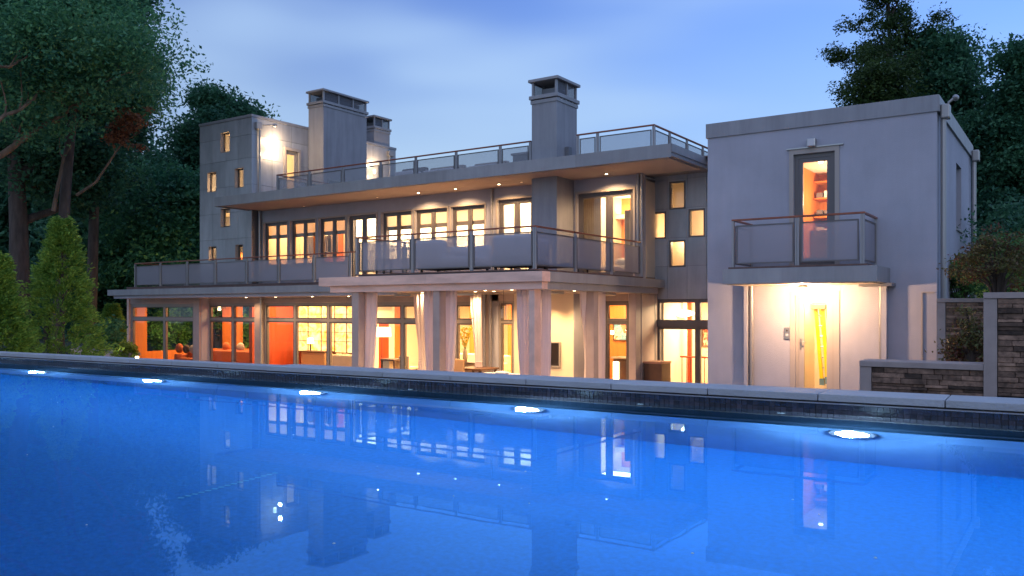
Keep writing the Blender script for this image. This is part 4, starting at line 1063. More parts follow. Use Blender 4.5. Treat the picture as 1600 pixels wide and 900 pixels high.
# small patio table with towels, planter box
pt = thing('patio_table', (-14.3, 20.2, ZG), 'low white patio table below the television with a folded towel', 'table')
MB().box(W0, -14.9, -13.2, 19.8, 20.8, -1.93, -1.87).build('table_top', 'lens_off', pt, bevel=.01)
for dx in (-14.8, -13.3):
    for dy in (19.9, 20.7): MB().box(W0, dx - .03, dx + .03, dy - .03, dy + .03, ZG, -1.931).build('leg', 'steel', pt)
tag(MB().ball((-14.0, 20.2, -1.82), (.26, .14, .055), 10, 6).build('towel', 'cushion', None, smooth=True), 'folded pale towel lying on the patio table', 'towel')
pb = thing('planter_box', (-10.9, 24.6, ZG), 'rusty brown planter box standing left of the entrance doors', 'planter')
x0, x1 = GX(1008.5, 24.3), GX(1036, 24.3)
MB().wall(FY(24.2), x0, x1, ZG, -1.62, [], -.7, 0).build('body', 'dark_wood', pb, bevel=.01)
MB().wall(FY(24.18), x0 - .02, x1 + .02, -1.66, -1.60, [], -.74, 0).build('rim', 'ladder_cap', pb, bevel=.01)
# wind chime
wc = thing('wind_chime', (GX(787, 19.5), 19.5, .2), 'small wind chime hanging from the patio ceiling before the right glass door', 'wind chime')
xx = GX(787, 19.5)
MB().cyl(xx, 19.5, .18, .6, .006, n=6).build('cord', 'black', wc)
for k in range(5):
    t = k * 1.257; MB().cyl(xx + .06 * math.cos(t), 19.5 + .06 * math.sin(t), -.22, .12 - .03 * k, .012, n=8).build('tube', 'steel', wc)
MB().cyl(xx, 19.5, .13, .17, .08, n=12).build('disc', 'dark_wood', wc)

# interior furniture (ground floor)
def sofa(x0, x1, y0, y1, z, lab, m, back='y1', hb=.8, hs=.42, arms=True, n=3, name='sofa', grp=None, legs='steel'):
    t = thing(name, ((x0 + x1) / 2, (y0 + y1) / 2, z), lab, 'sofa', grp)
    MB().box(W0, x0, x1, y0, y1, z + .10, z + .28).build('base', m, t, bevel=.03)
    sx0, sx1 = (x0 + .2, x1 - .2) if arms else (x0, x1)
    wd = (sx1 - sx0) / n
    yb0, yb1 = (y1 - .22, y1) if back == 'y1' else (y0, y0 + .22)
    ys0, ys1 = (y0, y1 - .22) if back == 'y1' else (y0 + .22, y1)
    for k in range(n):
        MB().box(W0, sx0 + k * wd + .01, sx0 + (k + 1) * wd - .01, ys0, ys1, z + .29, z + hs + .04).build('seat_cushion', m, t, bevel=.05)
        MB().box(W0, sx0 + k * wd + .02, sx0 + (k + 1) * wd - .02, ys1 - .18 if back == 'y1' else ys0, ys1 if back == 'y1' else ys0 + .18, z + hs + .05, z + hb - .02).build('back_cushion', m, t, bevel=.06)
    MB().box(W0, x0, x1, yb0 + .002, yb1, z + .281, z + hb - .06).build('backrest', m, t, bevel=.05)
    if arms:
        for ax in (x0, x1 - .19): MB().box(W0, ax, ax + .19, ys0, ys1, z + .281, z + hs + .2).build('arm', m, t, bevel=.04)
    for ax in (x0 + .1, x1 - .1):
        for ay in (y0 + .1, y1 - .1): MB().cyl(ax, ay, z, z + .101, .025, n=8).build('leg', legs, t)
    return t
s1 = sofa(GX(516, 24.2), GX(560, 24.2), 24.0, 25.0, ZG, 'long cream sofa inside, behind the glazing left of the first curtain', 'cream_sofa', 'y0', hb=.88)
s2 = sofa(-20.9, -18.0, 25.6, 26.6, ZG, 'cream sofa inside, below the drum floor lamp', 'cream_sofa', 'y1', hb=.95)
def cushion(x, y, z, m, lab, r=(.24, .13, .22)):
    o = MB().ball((x, y, z), r, 10, 8).build('cushion', m, None, smooth=True); return tag(o, lab, 'cushion')
s3 = sofa(GX(272, 23.0), GX(306, 23.0), 23.0, 23.9, ZG, 'low orange window sofa in the left glazed bay', 'rust_cushion', 'y1', hb=.75)
cushion(GX(279, 23.2), 23.25, -1.72, 'rust_cushion', 'rust red cushion on the left bay sofa')
cushion(GX(290, 23.2), 23.25, -1.74, 'dark_cushion', 'dark patterned cushion in the middle of the left bay sofa', (.22, .12, .2))
cushion(GX(300, 23.2), 23.25, -1.74, 'wicker_tan', 'tan patterned cushion at the right end of the left bay sofa', (.2, .12, .2))
s4 = sofa(GX(333, 24.2), GX(398, 24.2), 24.1, 25.0, ZG, 'rust orange sofa behind the second glazed bay from the left', 'rust_cushion', 'y0', hb=.86)
for k, (pp, mm) in enumerate(((338, 'rust_cushion'), (360, 'wicker_tan'), (385, 'rust_cushion'))):
    cushion(GX(pp, 23.9), 24.45, -1.66, mm, ('orange round cushion at the left of the rust sofa', 'tan cushion in the middle of the rust sofa', 'orange cushion at the right of the rust sofa')[k])
# stacked log box / low dark cabinet under the onyx
cb = thing('cabinet', (-24, 25, ZG), 'low brown cabinet below the glowing yellow stone panel', 'cabinet')
MB().box(W0, -27.3, -25.9, 24.5, 25.0, ZG, -1.75).build('body', 'tan_leather', cb, bevel=.01)
MB().box(W0, -27.35, -25.85, 24.45, 25.03, -1.749, -1.70).build('top', 'dark_wood', cb, bevel=.005)
# drum floor lamp
fx, fy = GX(597, 24.4), 24.4
fl_ = thing('floor_lamp', (fx, fy, ZG), 'floor lamp with glowing drum shade inside behind the patio', 'lamp')
MB().cyl(fx, fy, ZG, ZG + .03, .16, n=16).build('base', 'black', fl_)
MB().cyl(fx, fy, ZG + .03, -.75, .014, n=8).build('pole', 'black', fl_)
MB().tube([(fx, fy, -1.02), (fx, fy, -.66)], [.36, .34], 24, cap=False).build('lamp_shade', 'lamp_glow', fl_, smooth=True)
# desk, chair, dining chair, flowers
tb = thing('desk', (-20, 23.6, ZG), 'pale desk behind the patio glazing below the lamp', 'desk')
x0, x1 = GX(600, 23.4), GX(622, 23.4)
MB().box(W0, x0, x1, 23.2, 23.9, -1.86, -1.80).build('desk_top', 'dark_wood', tb)
for ax in (x0 + .04, x1 - .04):
    for ay in (23.25, 23.85): MB().box(W0, ax - .03, ax + .03, ay - .03, ay + .03, ZG, -1.861).build('leg', 'dark_wood', tb)
MB().box(W0, x0 + .08, x1 - .3, 23.26, 23.8, -2.5, -1.862).build('modesty_panel', 'cream_sofa', tb)
def chair(x, y, z, lab, m, hb=.92, face=1):
    t = thing('dining_chair', (x, y, z), lab, 'chair')
    MB().box(W0, x - .26, x + .26, y - .26, y + .26, z + .40, z + .50).build('seat', m, t, bevel=.03)
    yb = y - .26 if face > 0 else y + .18
    MB().box(W0, x - .26, x + .26, yb, yb + .08, z + .501, z + hb).build('backrest', m, t, bevel=.03)
    for dx in (-.22, .22):
        for dy in (-.22, .22): MB().box(W0, x + dx - .02, x + dx + .02, y + dy - .02, y + dy + .02, z, z + .399).build('leg', 'dark_wood', t)
chair(GX(722, 20.8), 20.8, ZG, 'tan upholstered chair on the patio seen between the curtains', 'tan_leather', 1.1)
chair(GX(638, 24.0), 24.0, ZG, 'cream chair inside right of the desk', 'cream_sofa', .9)
dt = thing('dining_table', (-17.0, 21.6, ZG), 'dark patio table beside the tan chair', 'table')
xx = GX(741, 21.3)
MB().box(W0, xx - .5, xx + .55, 20.9, 21.9, -1.86, -1.80).build('table_top', 'dark_wood', dt, bevel=.01)
for ax in (xx - .42, xx + .46):
    for ay in (20.98, 21.82): MB().box(W0, ax - .03, ax + .03, ay - .03, ay + .03, ZG, -1.861).build('leg', 'dark_wood', dt)
vx = GX(727, 23.3)
vs = thing('flower_vase', (vx, 23.3, -1.7), 'pale vase with bright yellow flowers behind the patio glazing', 'vase')
MB().tube([(vx, 23.3, -1.78), (vx, 23.3, -1.6), (vx, 23.3, -1.42), (vx, 23.3, -1.35)], [.07, .10, .07, .08], 14).build('vase', 'pot', vs, smooth=True)
mb = MB(); 
for k in range(70):
    a1, r1 = random.random() * 6.28, random.random() ** .5 * .34; hz_ = random.uniform(.1, .75); mb.ball((vx + r1 * math.cos(a1) * hz_ * 1.4, 23.3 + r1 * math.sin(a1) * hz_, -1.35 + hz_), (.04, .04, .035), 5, 4)
mb.build('flowers', 'petal', vs)
mb = MB()
for k in range(9):
    a1 = k * .7; mb.tube([(vx, 23.3, -1.4), (vx + .22 * math.cos(a1), 23.3 + .15 * math.sin(a1), -.75)], [.006, .005], 4)
mb.build('stems', 'leaf_fresh', vs)
sb = thing('sideboard', (-16.5, 23.4, ZG), 'low sideboard carrying the yellow flowers', 'sideboard')
MB().box(W0, vx - .8, vx + .8, 23.05, 23.55, ZG + .1, -1.80).build('body', 'tan_leather', sb, bevel=.01)
MB().box(W0, vx - .83, vx + .83, 23.02, 23.58, -1.799, -1.78).build('top', 'dark_wood', sb)
# pictures
def picture(x0, x1, y, z0, z1, m, lab):
    p = thing('picture', ((x0 + x1) / 2, y, z0), lab, 'picture')
    MB().wall(FY(y), x0, x1, z0, z1, [(x0 + .04, x1 - .04, z0 + .04, z1 - .04)], -.04, 0).build('picture_frame', 'dark_wood', p)
    MB().box(FY(y), x0 + .039, x1 - .039, -.03, -.02, z0 + .039, z1 - .039).build('canvas', m, p)
picture(GX(957, 27.5), GX(986, 27.5), 27.55, -1.1, -.35, 'art_blue', 'abstract blue and red picture behind the narrow patio door')
picture(GX(1054, 28.8), GX(1076, 28.8), 28.85, -1.05, -.30, 'art_red', 'abstract red picture on the cream wall of the entrance hall')
picture(GX(1096, 28.8), GX(1112, 28.8), 28.85, -1.3, -.35, 'art_red', 'dark red picture at the right edge of the entrance glazing')
picture(GX(598, 29.3), GX(622, 29.3), 29.38, -.2, .38, 'white_wall', 'large pale blank picture high on the living room wall')
pl = thing('pendant_lamp', (-10.5, 27, .0), 'glowing oval pendant lamp in the entrance hall', 'lamp')
px_ = GX(1066, 27.0)
MB().cyl(px_, 27, .0, .52, .01, n=6).build('cord', 'black', pl)
MB().ball((px_, 27, -.10), (.42, .42, .13), 16, 8).build('lamp_shade', 'lamp_glow', pl, smooth=True)
bc = thing('bar_counter', (-12.4, 25.6, ZG), 'glass topped counter with glowing panel inside the narrow patio door', 'counter')
MB().box(W0, -13.3, -11.9, 25.9, 26.5, ZG, -1.65).build('body', 'dark_wood', bc)
MB().box(W0, -13.4, -11.8, 25.8, 26.6, -1.648, -1.60).build('top', 'steel', bc)
MB().box(W0, GX(957, 25.8), GX(966, 25.8), 25.85, 25.88, ZG + .1, -1.75).build('glowing_panel', 'lamp_glow', bc)
MB().cyl(GX(957, YW2 + .5), YW2 + .5, -.78, -.66, .05, n=10).build('bulb', 'lamp_warm', bc)

# terrace furniture (upper terrace)
def lounge(x0, x1, y0, y1, lab, back, pil=None):
    t = thing('outdoor_sofa', ((x0 + x1) / 2, (y0 + y1) / 2, Z2), lab, 'sofa', 'pale sofas on the upper terrace')
    MB().box(W0, x0 + .05, x1 - .05, y0 + .05, y1 - .05, Z2 + .12, Z2 + .22).build('frame', 'wicker', t)
    MB().box(W0, x0, x1, y0, y1, Z2 + .221, Z2 + .46).build('seat_cushion', 'cushion', t, bevel=.08, seg=3)
    for (a0, a1, b0, b1, hh) in back: MB().box(W0, a0, a1, b0, b1, Z2 + .30, Z2 + hh).build('backrest', 'cushion', t, bevel=.10, seg=3)
    for ax in (x0 + .12, x1 - .12):
        for ay in (y0 + .12, y1 - .12): MB().box(W0, ax - .03, ax + .03, ay - .03, ay + .03, Z2, Z2 + .121).build('leg', 'black', t)
    if pil: MB().ball(pil, (.28, .15, .14), 12, 8).build('bolster', 'cushion', t, smooth=True)
    return t
YS = 18.6
lx0, lx1 = GX(650, YS), GX(738, YS)
lounge(lx0, lx1, YS, YS + 1.0, 'pale lavender grey outdoor sofa with bolster, left of the two on the upper terrace', [(lx0 - .04, lx0 + .95, YS - .02, YS + .30, .96), (lx0 + .6, lx1, YS + .74, YS + 1.04, .80)], (lx0 + 1.45, YS + .3, Z2 + .58))
rx0, rx1 = GX(765, YS), GX(833, YS)
lounge(rx0, rx1 - .05, YS, YS + 1.0, 'pale outdoor armchair nearest the corner of the upper terrace', [(rx0 + .1, rx1 - .1, YS - .04, YS + .26, .98), (rx1 - .35, rx1 - .05, YS + .26, YS + 1.0, .88)])
st_ = thing('side_table', (-17.2, 18.7, Z2), 'small dark side table at the left corner of the upper terrace', 'table')
MB().box(W0, -17.35, -16.95, 18.4, 18.8, Z2 + .42, Z2 + .46).build('table_top', 'black', st_)
for ax in (-17.3, -17.0):
    for ay in (18.45, 18.75): MB().box(W0, ax - .02, ax + .02, ay - .02, ay + .02, Z2, Z2 + .421).build('leg', 'black', st_)
ch = thing('terrace_chair', (-15.9, 21.0, Z2), 'slatted metal chair at the back of the upper terrace', 'chair')
for k in range(5): MB().box(W0, -16.6 + k * .11, -16.53 + k * .11, 20.9, 20.93, Z2 + .45, Z2 + .95).build('slat', 'rail_metal', ch)
MB().box(W0, -16.65, -16.05, 20.45, 20.95, Z2 + .40, Z2 + .449).build('seat', 'rail_metal', ch)
for ax in (-16.62, -16.1):
    for ay in (20.48, 20.9): MB().box(W0, ax - .02, ax + .02, ay - .02, ay + .02, Z2, Z2 + .399).build('leg', 'rail_metal', ch)
# lounger seen through the side railing
lg = thing('terrace_lounger', (-12.6, 22.3, Z2), 'low padded lounger before the bedroom slider', 'lounger')
MB().box(W0, -13.6, -12.0, 21.3, 21.95, Z2 + .22, Z2 + .34).build('seat', 'wicker', lg, bevel=.02)
MB().box(W0, -13.6, -13.35, 21.3, 21.95, Z2 + .341, Z2 + .82).build('backrest', 'cushion', lg, bevel=.04)
for ax in (-13.5, -12.1):
    for ay in (21.35, 21.9): MB().box(W0, ax - .02, ax + .02, ay - .02, ay + .02, Z2, Z2 + .22).build('leg', 'black', lg)
# roof terrace furniture
def roof_seat(p0, p1, y, h, lab, m, back=True, cat='armchair'):
    x0, x1 = GX(p0, y), GX(p1, y)
    t = thing('roof_' + ('chair' if back else 'table'), ((x0 + x1) / 2, y, ZR), lab, cat)
    MB().box(W0, x0, x1, y, y + .8, ZR + .04, ZR + h * .62).build('base', m, t, bevel=.03)
    if back:
        MB().box(W0, x0 - .03, x1 + .03, y + .6, y + .84, ZR + h * .3, ZR + h).build('backrest', m, t, bevel=.05)
        MB().box(W0, x0 + .12, x1 - .12, y + .02, y + .58, ZR + h * .621, ZR + h * .8).build('cushion', 'cushion', t, bevel=.04)
    else: MB().box(W0, x0 - .05, x1 + .05, y - .05, y + .85, ZR + h * .621, ZR + h * .68).build('top', 'fascia', t, bevel=.01)
roof_seat(613, 648, 25.0, 1.0, 'dark wicker armchair on the roof terrace near the penthouse', 'wicker')
roof_seat(657, 708, 25.2, .95, 'tan wicker sofa on the roof terrace behind the railing', 'wicker_tan', cat='sofa')
roof_seat(727, 776, 25.4, .95, 'tan wicker lounge seat left of the middle chimney', 'wicker_tan', cat='sofa')
roof_seat(801, 831, 24.6, 1.25, 'grey metal box table directly left of the middle chimney', 'zinc_dark', back=False, cat='table')

# ================================================================== GARDEN WALLS right
def stonewall(name, x0, x1, y, z0, z1, lab, capd=.45, left_pier=True, top=True, rowh=.085, maxn=290, thick=.4):
    t = thing(name, ((x0 + x1) / 2, y + thick / 2, ZG), lab, 'wall')
    MB().box(W0, x0 + .02, x1, y + .04, y + thick, ZG, z1 - .08).build('core', 'mortar', t)
    xs0 = x0
    if left_pier:
        MB().box(W0, x0, x0 + .16, y - .03, y + thick + .02, ZG, z1 - .0805).build('pilaster', 'stone_cap', t, bevel=.006); xs0 = x0 + .165
    if top: MB().box(W0, x0 - .0, x1, y - .05, y + capd, z1 - .08, z1).build('cap_stone', 'stone_cap', t, bevel=.006)
    z = z1 - .085; n = 0
    while z - rowh > z0 and n < maxn:
        hgt = rowh * random.choice((.6, .8, 1, 1.1)); x = xs0
        while x < x1 - .02 and n < maxn:
            ln = random.uniform(.13, .55); xe_ = min(x + ln, x1)
            if x1 - xe_ < .1: xe_ = x1
            MB().box(W0, x + .003, xe_ - .003, y - random.uniform(.0, .045), y + .05, z - hgt + .003, z - .002).build('stone', 'stone', t, bevel=.004, seg=1); n += 1
            x = xe_
        z -= hgt
    return t
YS1 = 13.0
xw0 = GX(1344, YS1); xw1 = GX(1531, YS1)
stonewall('garden_wall', xw0, xw1 + .05, YS1, -1.5, -.73, 'low dark stone wall with pale cap right of the glass garden door', capd=.55, rowh=.07)
stonewall('garden_wall', xw1 + .051, 1.3, YS1 - .03, -1.2, .24, 'tall dark stone wall with pale cap at the right edge', capd=.5, maxn=299, rowh=.07)
stonewall('garden_wall', GX(1464, 18.8), 1.5, 18.8, -1.3, .24, 'inner stone wall with pale frame behind the red maple', capd=.4)
tag(MB().box(W0, -1.0, 6, 13.5, 18.75, ZG, -.85).build('planter_soil', 'ground'), kind='structure')
tag(MB().box(W0, -1.5, 8, 19.25, 27, ZG, -.1).build('raised_bed', 'ground'), kind='structure')
# left low wall
gl = thing('garden_wall', (-38, 24, ZG), 'low pale wooden sided garden wall left of the house', 'wall')
p_ = at(112, 36); q_ = at(204, 30)
dv = Vector((q_[0] - p_[0], q_[1] - p_[1], 0)); ln = dv.length; dv.normalize()
frw = Fr(p_[0], p_[1], dv.x, dv.y, dv.y, -dv.x)
MB().box(frw, 0, ln, -.3, 0, ZG, -1.60).build('core', 'stone_cap', gl)
MB().box(frw, -.03, ln + .03, -.34, .05, -1.60, -1.52).build('cap_stone', 'stone_cap', gl)
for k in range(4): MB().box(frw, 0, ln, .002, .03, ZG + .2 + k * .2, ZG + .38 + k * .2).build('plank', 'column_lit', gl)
pth = thing('path_light', (*at(214, 26), ZG), 'tiny bright path light at the foot of the left bay', 'lamp')
xx, yy = at(214.5, 26)
MB().cyl(xx, yy, ZG, -1.50, .02, n=8).build('stem', 'black', pth); MB().cyl(xx, yy, -1.50, -1.42, .05, n=10).build('bulb', 'lamp_warm', pth)
lamp('path_lamp', 'POINT', (xx - .3, yy - .2, -1.3), 6, size=.05)

# ================================================================== TREES
rng = np.random.default_rng(11)
def leaves(centres, n_each, spread, size, flat=0.6):
    """centres (k,3); n_each leaves per centre; small bent diamonds"""
    k = len(centres); n = k * n_each
    c = np.repeat(centres, n_each, 0) + rng.normal(0, 1, (n, 3)) * np.array([spread, spread, spread * flat])
    nrm = rng.normal(0, 1, (n, 3)); nrm[:, 2] = np.abs(nrm[:, 2]) + .35; nrm /= np.linalg.norm(nrm, axis=1)[:, None]
    t = rng.normal(0, 1, (n, 3)); t -= nrm * (t * nrm).sum(1)[:, None]; t /= np.linalg.norm(t, axis=1)[:, None]
    b = np.cross(nrm, t); s = (size * rng.uniform(.6, 1.3, n))[:, None]
    V = np.stack([c - t * s, c + b * s * .48 - nrm * s * .12, c + t * s, c - b * s * .48 - nrm * s * .12], 1).reshape(-1, 3)
    Fq = np.arange(n * 4).reshape(-1, 4); return V, Fq

def tree(name, px, d, height, crown, lab, leafm='leaf_dark', barkm='bark', r0=.3, lean=(0, 0), fork=.35, nl=34, sprays=5, size=.17, levels=4, seed=0, cbase=None, spread=.42, cat='tree', nbr=7, grp='tall garden trees', z0=None, pos=None, limbs=None, flat=.6, gap=1.0):
    rs = np.random.default_rng(seed + 100); x, y = pos or at(px, d); z0 = ZG if z0 is None else z0
    t = thing(name, (x, y, z0), lab, cat, grp)
    tr = MB(); tips = []
    def branch(p, dirv, ln, r, lev):
        pts = [p]; rad = [r]; q = Vector(p); dv = Vector(dirv).normalized(); ns = 5
        for i in range(ns):
            dv = (dv + Vector(rs.normal(0, .13 if lev else .035, 3)) + Vector((0, 0, .05 if lev > 1 else .02))).normalized()
            q = q + dv * ln / ns; pts.append(tuple(q)); rad.append(max(r * (1 - .55 * (i + 1) / ns), .012))
        if r > .02: tr.tube(pts, rad, 7 if lev < 2 else 4, cap=False)
        if lev >= levels:
            for i in range(2, ns + 1): tips.append(pts[i])
            return
        nb = (nbr if lev == 0 else 4 if lev < 3 else 3)
        for k in range(nb):
            f = (fork + (1 - fork) * (k + rs.random()) / nb) if lev == 0 else .3 + .7 * (k + rs.random()) / nb
            i = min(ns - 1, int(f * ns)); q0 = Vector(pts[i]).lerp(Vector(pts[i + 1]), f * ns - i)
            az = rs.random() * 6.283 + k * 2.4; el = rs.uniform(.15, .75) if lev == 0 else rs.uniform(-.15, .6)
            if f > .85 and lev == 0: el += .5
            side = Vector((math.cos(az) * math.cos(el), math.sin(az) * math.cos(el), math.sin(el)))
            nd = (dv * (.35 if lev else .25) + side).normalized()
            if lev == 0:
                l2 = .62 * crown * rs.uniform(.75, 1.1) * (1 - .35 * max(0, f - .55) / .45)
            else: l2 = ln * rs.uniform(.45, .65)
            branch(tuple(q0), nd, l2, rad[i] * (.55 if lev == 0 else .6), lev + 1)
        if lev > 0: tips.append(pts[-1])
    branch((x, y, z0), (lean[0], lean[1], 1), height * .9, r0, 0)
    if limbs:
        for (pts, rad) in limbs:
            P_ = [Vector(p) for p in pts]; Q = []; RR = []
            for i in range(len(P_) - 1):
                for k in range(3):
                    f = k / 3; Q.append(P_[i].lerp(P_[i + 1], f) + Vector(rs.normal(0, .05 + .0 * i, 3))); RR.append(.62 * (rad[i] * (1 - f) + rad[i + 1] * f))
            Q.append(P_[-1]); RR.append(rad[-1] * .5); tr.tube(Q, RR, 7, cap=False)
            for i in range(3, len(Q) - 1):
                if rs.random() < .75: 
                    dv_ = (Q[i + 1] - Q[i]).normalized(); branch(tuple(Q[i]), tuple(dv_ + Vector(rs.normal(0, .5, 3)) + Vector((0, 0, .3))), rs.uniform(.9, 2.0), RR[i] * .5, levels - 1)
    tr.build('trunk', barkm, t, smooth=True)
    tips = np.array(tips); tips = tips[rs.random(len(tips)) < gap]
    c = np.repeat(tips, sprays, 0) + rs.normal(0, spread * .8, (len(tips) * sprays, 3)) * np.array([1, 1, .6])
    V, Fq = leaves(c, nl // sprays, spread * .38, size, flat)
    fast_mesh('crown', V, Fq, leafm, t)
    return t


def P3(px, py, d):
    x, y = at(px, d); return (x, y, (HY - py) * d / F)
# left group
lim = [([P3(-60, 275, 27), P3(0, 243, 27.5), P3(60, 200, 28), P3(110, 170, 28.5), P3(150, 140, 29), P3(185, 108, 29.5), P3(205, 92, 30)], [.20, .17, .14, .11, .08, .05, .02]),
       ([P3(110, 170, 28.5), P3(130, 150, 28.3), P3(150, 132, 28), P3(190, 118, 28), P3(225, 108, 28)], [.07, .06, .045, .03, .015]),
       ([P3(-40, 208, 26), P3(0, 190, 26), P3(40, 160, 26.5), P3(65, 146, 27), P3(110, 143, 27.5)], [.13, .11, .08, .06, .02]),
       ([P3(-30, 105, 25), P3(10, 100, 25), P3(40, 88, 25.5), P3(80, 75, 26)], [.09, .07, .045, .02])]
tree('maple_tree', -30, 29, 18.0, 5.4, 'huge leafy tree filling the top left corner, with long bare limbs sweeping right', 'leaf_mid', 'bark_pale', r0=.45, seed=1, nbr=12, nl=60, sprays=8, levels=4, size=.085, fork=.50, spread=.62, limbs=lim)
tree('maple_tree', 85, 33, 20.0, 3.9, 'tall leafy tree behind the first conifer, crown cut by the top edge', 'leaf_mid', 'bark', r0=.26, seed=2, nbr=11, nl=60, sprays=8, levels=4, size=.09, fork=.5, spread=.62)
tree('maple_tree', 34, 38, 17.0, 6.0, 'thick trunked dark tree at the left, seen between the two conifers', 'leaf_dark', 'bark', r0=.50, seed=3, nbr=9, nl=40, sprays=8, levels=4, size=.13, fork=.42, spread=.7)
tree('maple_tree', 140, 42, 21.0, 3.7, 'dark tree whose crown reaches the sky edge left of the tower', 'leaf_dark', 'bark', r0=.30, seed=5, nbr=11, nl=40, sprays=8, levels=4, size=.13, fork=.36, spread=.7)
tree('maple_tree', 328, 52, 16.0, 3.9, 'round topped dark tree standing just left of the grey tower', 'leaf_dark', 'bark', r0=.30, seed=6, nbr=12, nl=36, sprays=8, levels=4, size=.14, fork=.30, spread=.75)
tree('maple_tree', 350, 60, 14.5, 3.6, 'dark tree behind the grey tower, its top showing over the roof line', 'leaf_dark', 'bark', r0=.30, seed=7, nbr=12, nl=24, sprays=8, levels=4, size=.2, fork=.35, spread=.9)
tree('understory_tree', 215, 50, 10, 4.4, 'low fresh green tree between the tall trunks and the house', 'leaf_mid', 'bark_pale', r0=.10, seed=8, nbr=10, nl=40, sprays=8, levels=3, size=.14, fork=.3, spread=.7)
tree('understory_tree', 278, 46, 9.6, 4.2, 'bushy green small tree directly left of the grey tower wall', 'leaf_mid', 'bark', r0=.10, seed=9, nbr=12, nl=44, sprays=8, levels=3, size=.15, fork=.15, spread=.8)
tree('understory_tree', 150, 50, 8.5, 4.4, 'dim small tree in the shade right behind the first conifer', 'leaf_dark', 'bark', r0=.12, seed=10, nbr=12, nl=44, sprays=8, levels=3, size=.17, fork=.15, spread=.9)
for i, (px, d, hgt, cr_, lab) in enumerate(((-20, 55, 15, 6, 'background tree at the far left edge behind the trunks'), (75, 58, 14, 6, 'background tree behind the pointed conifer'), (150, 60, 14, 6, 'background tree between the conifer and the roof edge'), (222, 62, 13, 6, 'background tree left of the tower, low in the shade'), (275, 64, 12, 5, 'background tree nearest the tower foot'))):
    tree('background_tree', px, d, hgt, cr_, lab, 'leaf_dark', 'bark', r0=.25, seed=20 + i, nbr=13, nl=18, sprays=6, levels=3, size=.30, fork=.12, spread=1.3, grp='trees of the wood behind the garden')
# dead rust coloured twig cluster
t = thing('dead_branch', P3(190, 300, 33), 'thin bare leaning branch with rusty dead leaves before the dark trees', 'branch')
tr = MB().tube([P3(120, 305, 33), P3(150, 285, 33), P3(172, 252, 33), P3(192, 222, 33), P3(222, 205, 33)], [.06, .05, .04, .03, .012], 6)
tr.tube([P3(192, 222, 33), P3(200, 200, 33), P3(208, 182, 33)], [.025, .02, .01], 5); tr.tube([P3(180, 240, 33), P3(176, 220, 33), P3(172, 205, 33)], [.02, .015, .01], 5)
tr.tube([P3(84, 330, 33), P3(92, 285, 33), P3(100, 245, 33), P3(112, 228, 33)], [.09, .07, .06, .03], 6); tr.tube([P3(100, 250, 33), P3(94, 238, 33), P3(93, 215, 33)], [.04, .03, .01], 5)
tr.build('twig', 'bark_pale', t)
cs = np.array([P3(x_, y_, 33 + random.uniform(-.4, .4)) for x_, y_ in [(random.gauss(200, 13), random.gauss(200, 15)) for _ in range(34)] + [(random.gauss(178, 7), random.gauss(215, 8)) for _ in range(12)]])
V, Fq = leaves(cs, 26, .12, .09); fast_mesh('leaves', V, Fq, 'leaf_rust', t)
# right group
tree('tall_tree', 1405, 44, 21.5, 4.8, 'tall slender tree rising behind the right block, crown cut by the top edge', 'leaf_right', 'bark', r0=.22, seed=31, nbr=11, nl=42, sprays=7, levels=4, size=.09, fork=.36, spread=.36, gap=.42, lean=(-.02, -.02))
tree('tall_tree', 1362, 42, 14.6, 3.0, 'small olive green crown showing over the roof of the right block', 'leaf_right', 'bark', r0=.16, seed=32, nbr=12, nl=50, sprays=7, levels=3, size=.10, fork=.45, spread=.6, gap=.9)
tree('tall_tree', 1510, 46, 17.2, 5.4, 'dense dark tree right behind the corner of the right block', 'leaf_dark', 'bark', r0=.25, seed=33, nbr=13, nl=36, sprays=8, levels=4, size=.13, fork=.3, spread=.7)
tree('tall_tree', 1605, 40, 14.6, 4.2, 'broad dark tree at the right edge of the picture', 'leaf_dark', 'bark', r0=.28, seed=34, nbr=13, nl=36, sprays=8, levels=4, size=.12, fork=.25, spread=.65, gap=.95)
tree('tall_tree', 1690, 42, 14.0, 4.5, 'dark tree beyond the right edge of the picture', 'leaf_dark', 'bark', r0=.28, seed=35, nbr=12, nl=34, sprays=8, levels=3, size=.25, fork=.15, spread=1.1)
for i, (px, d, hgt) in enumerate(((1540, 58, 12), (1600, 60, 12.5), (1470, 62, 13))):
    tree('background_tree', px, d, hgt, 6, ('background tree behind the planter wall', 'background tree at the right edge, behind the others', 'background tree hidden mostly by the right block')[i], 'leaf_dark', 'bark', r0=.25, seed=40 + i, nbr=13, nl=30, sprays=6, levels=3, size=.30, fork=.08, spread=1.3, grp='trees of the wood behind the garden')
# far wood closing the view
cs = []
for px in range(-250, 1900, 9):
    d = 78 + random.uniform(-6, 8); x, y = at(px, d); hgt = random.uniform(3.5, 6.5)
    for k in range(9): cs.append((x + random.gauss(0, 1.5), y + random.gauss(0, 1.5), ZG + random.random() * hgt))
V, Fq = leaves(np.array(cs), 26, .8, .38); o = fast_mesh('far_wood', V, Fq, 'leaf_dark'); tag(o, 'dark mass of far woodland foliage closing the view behind the garden', 'woodland', kind='stuff')

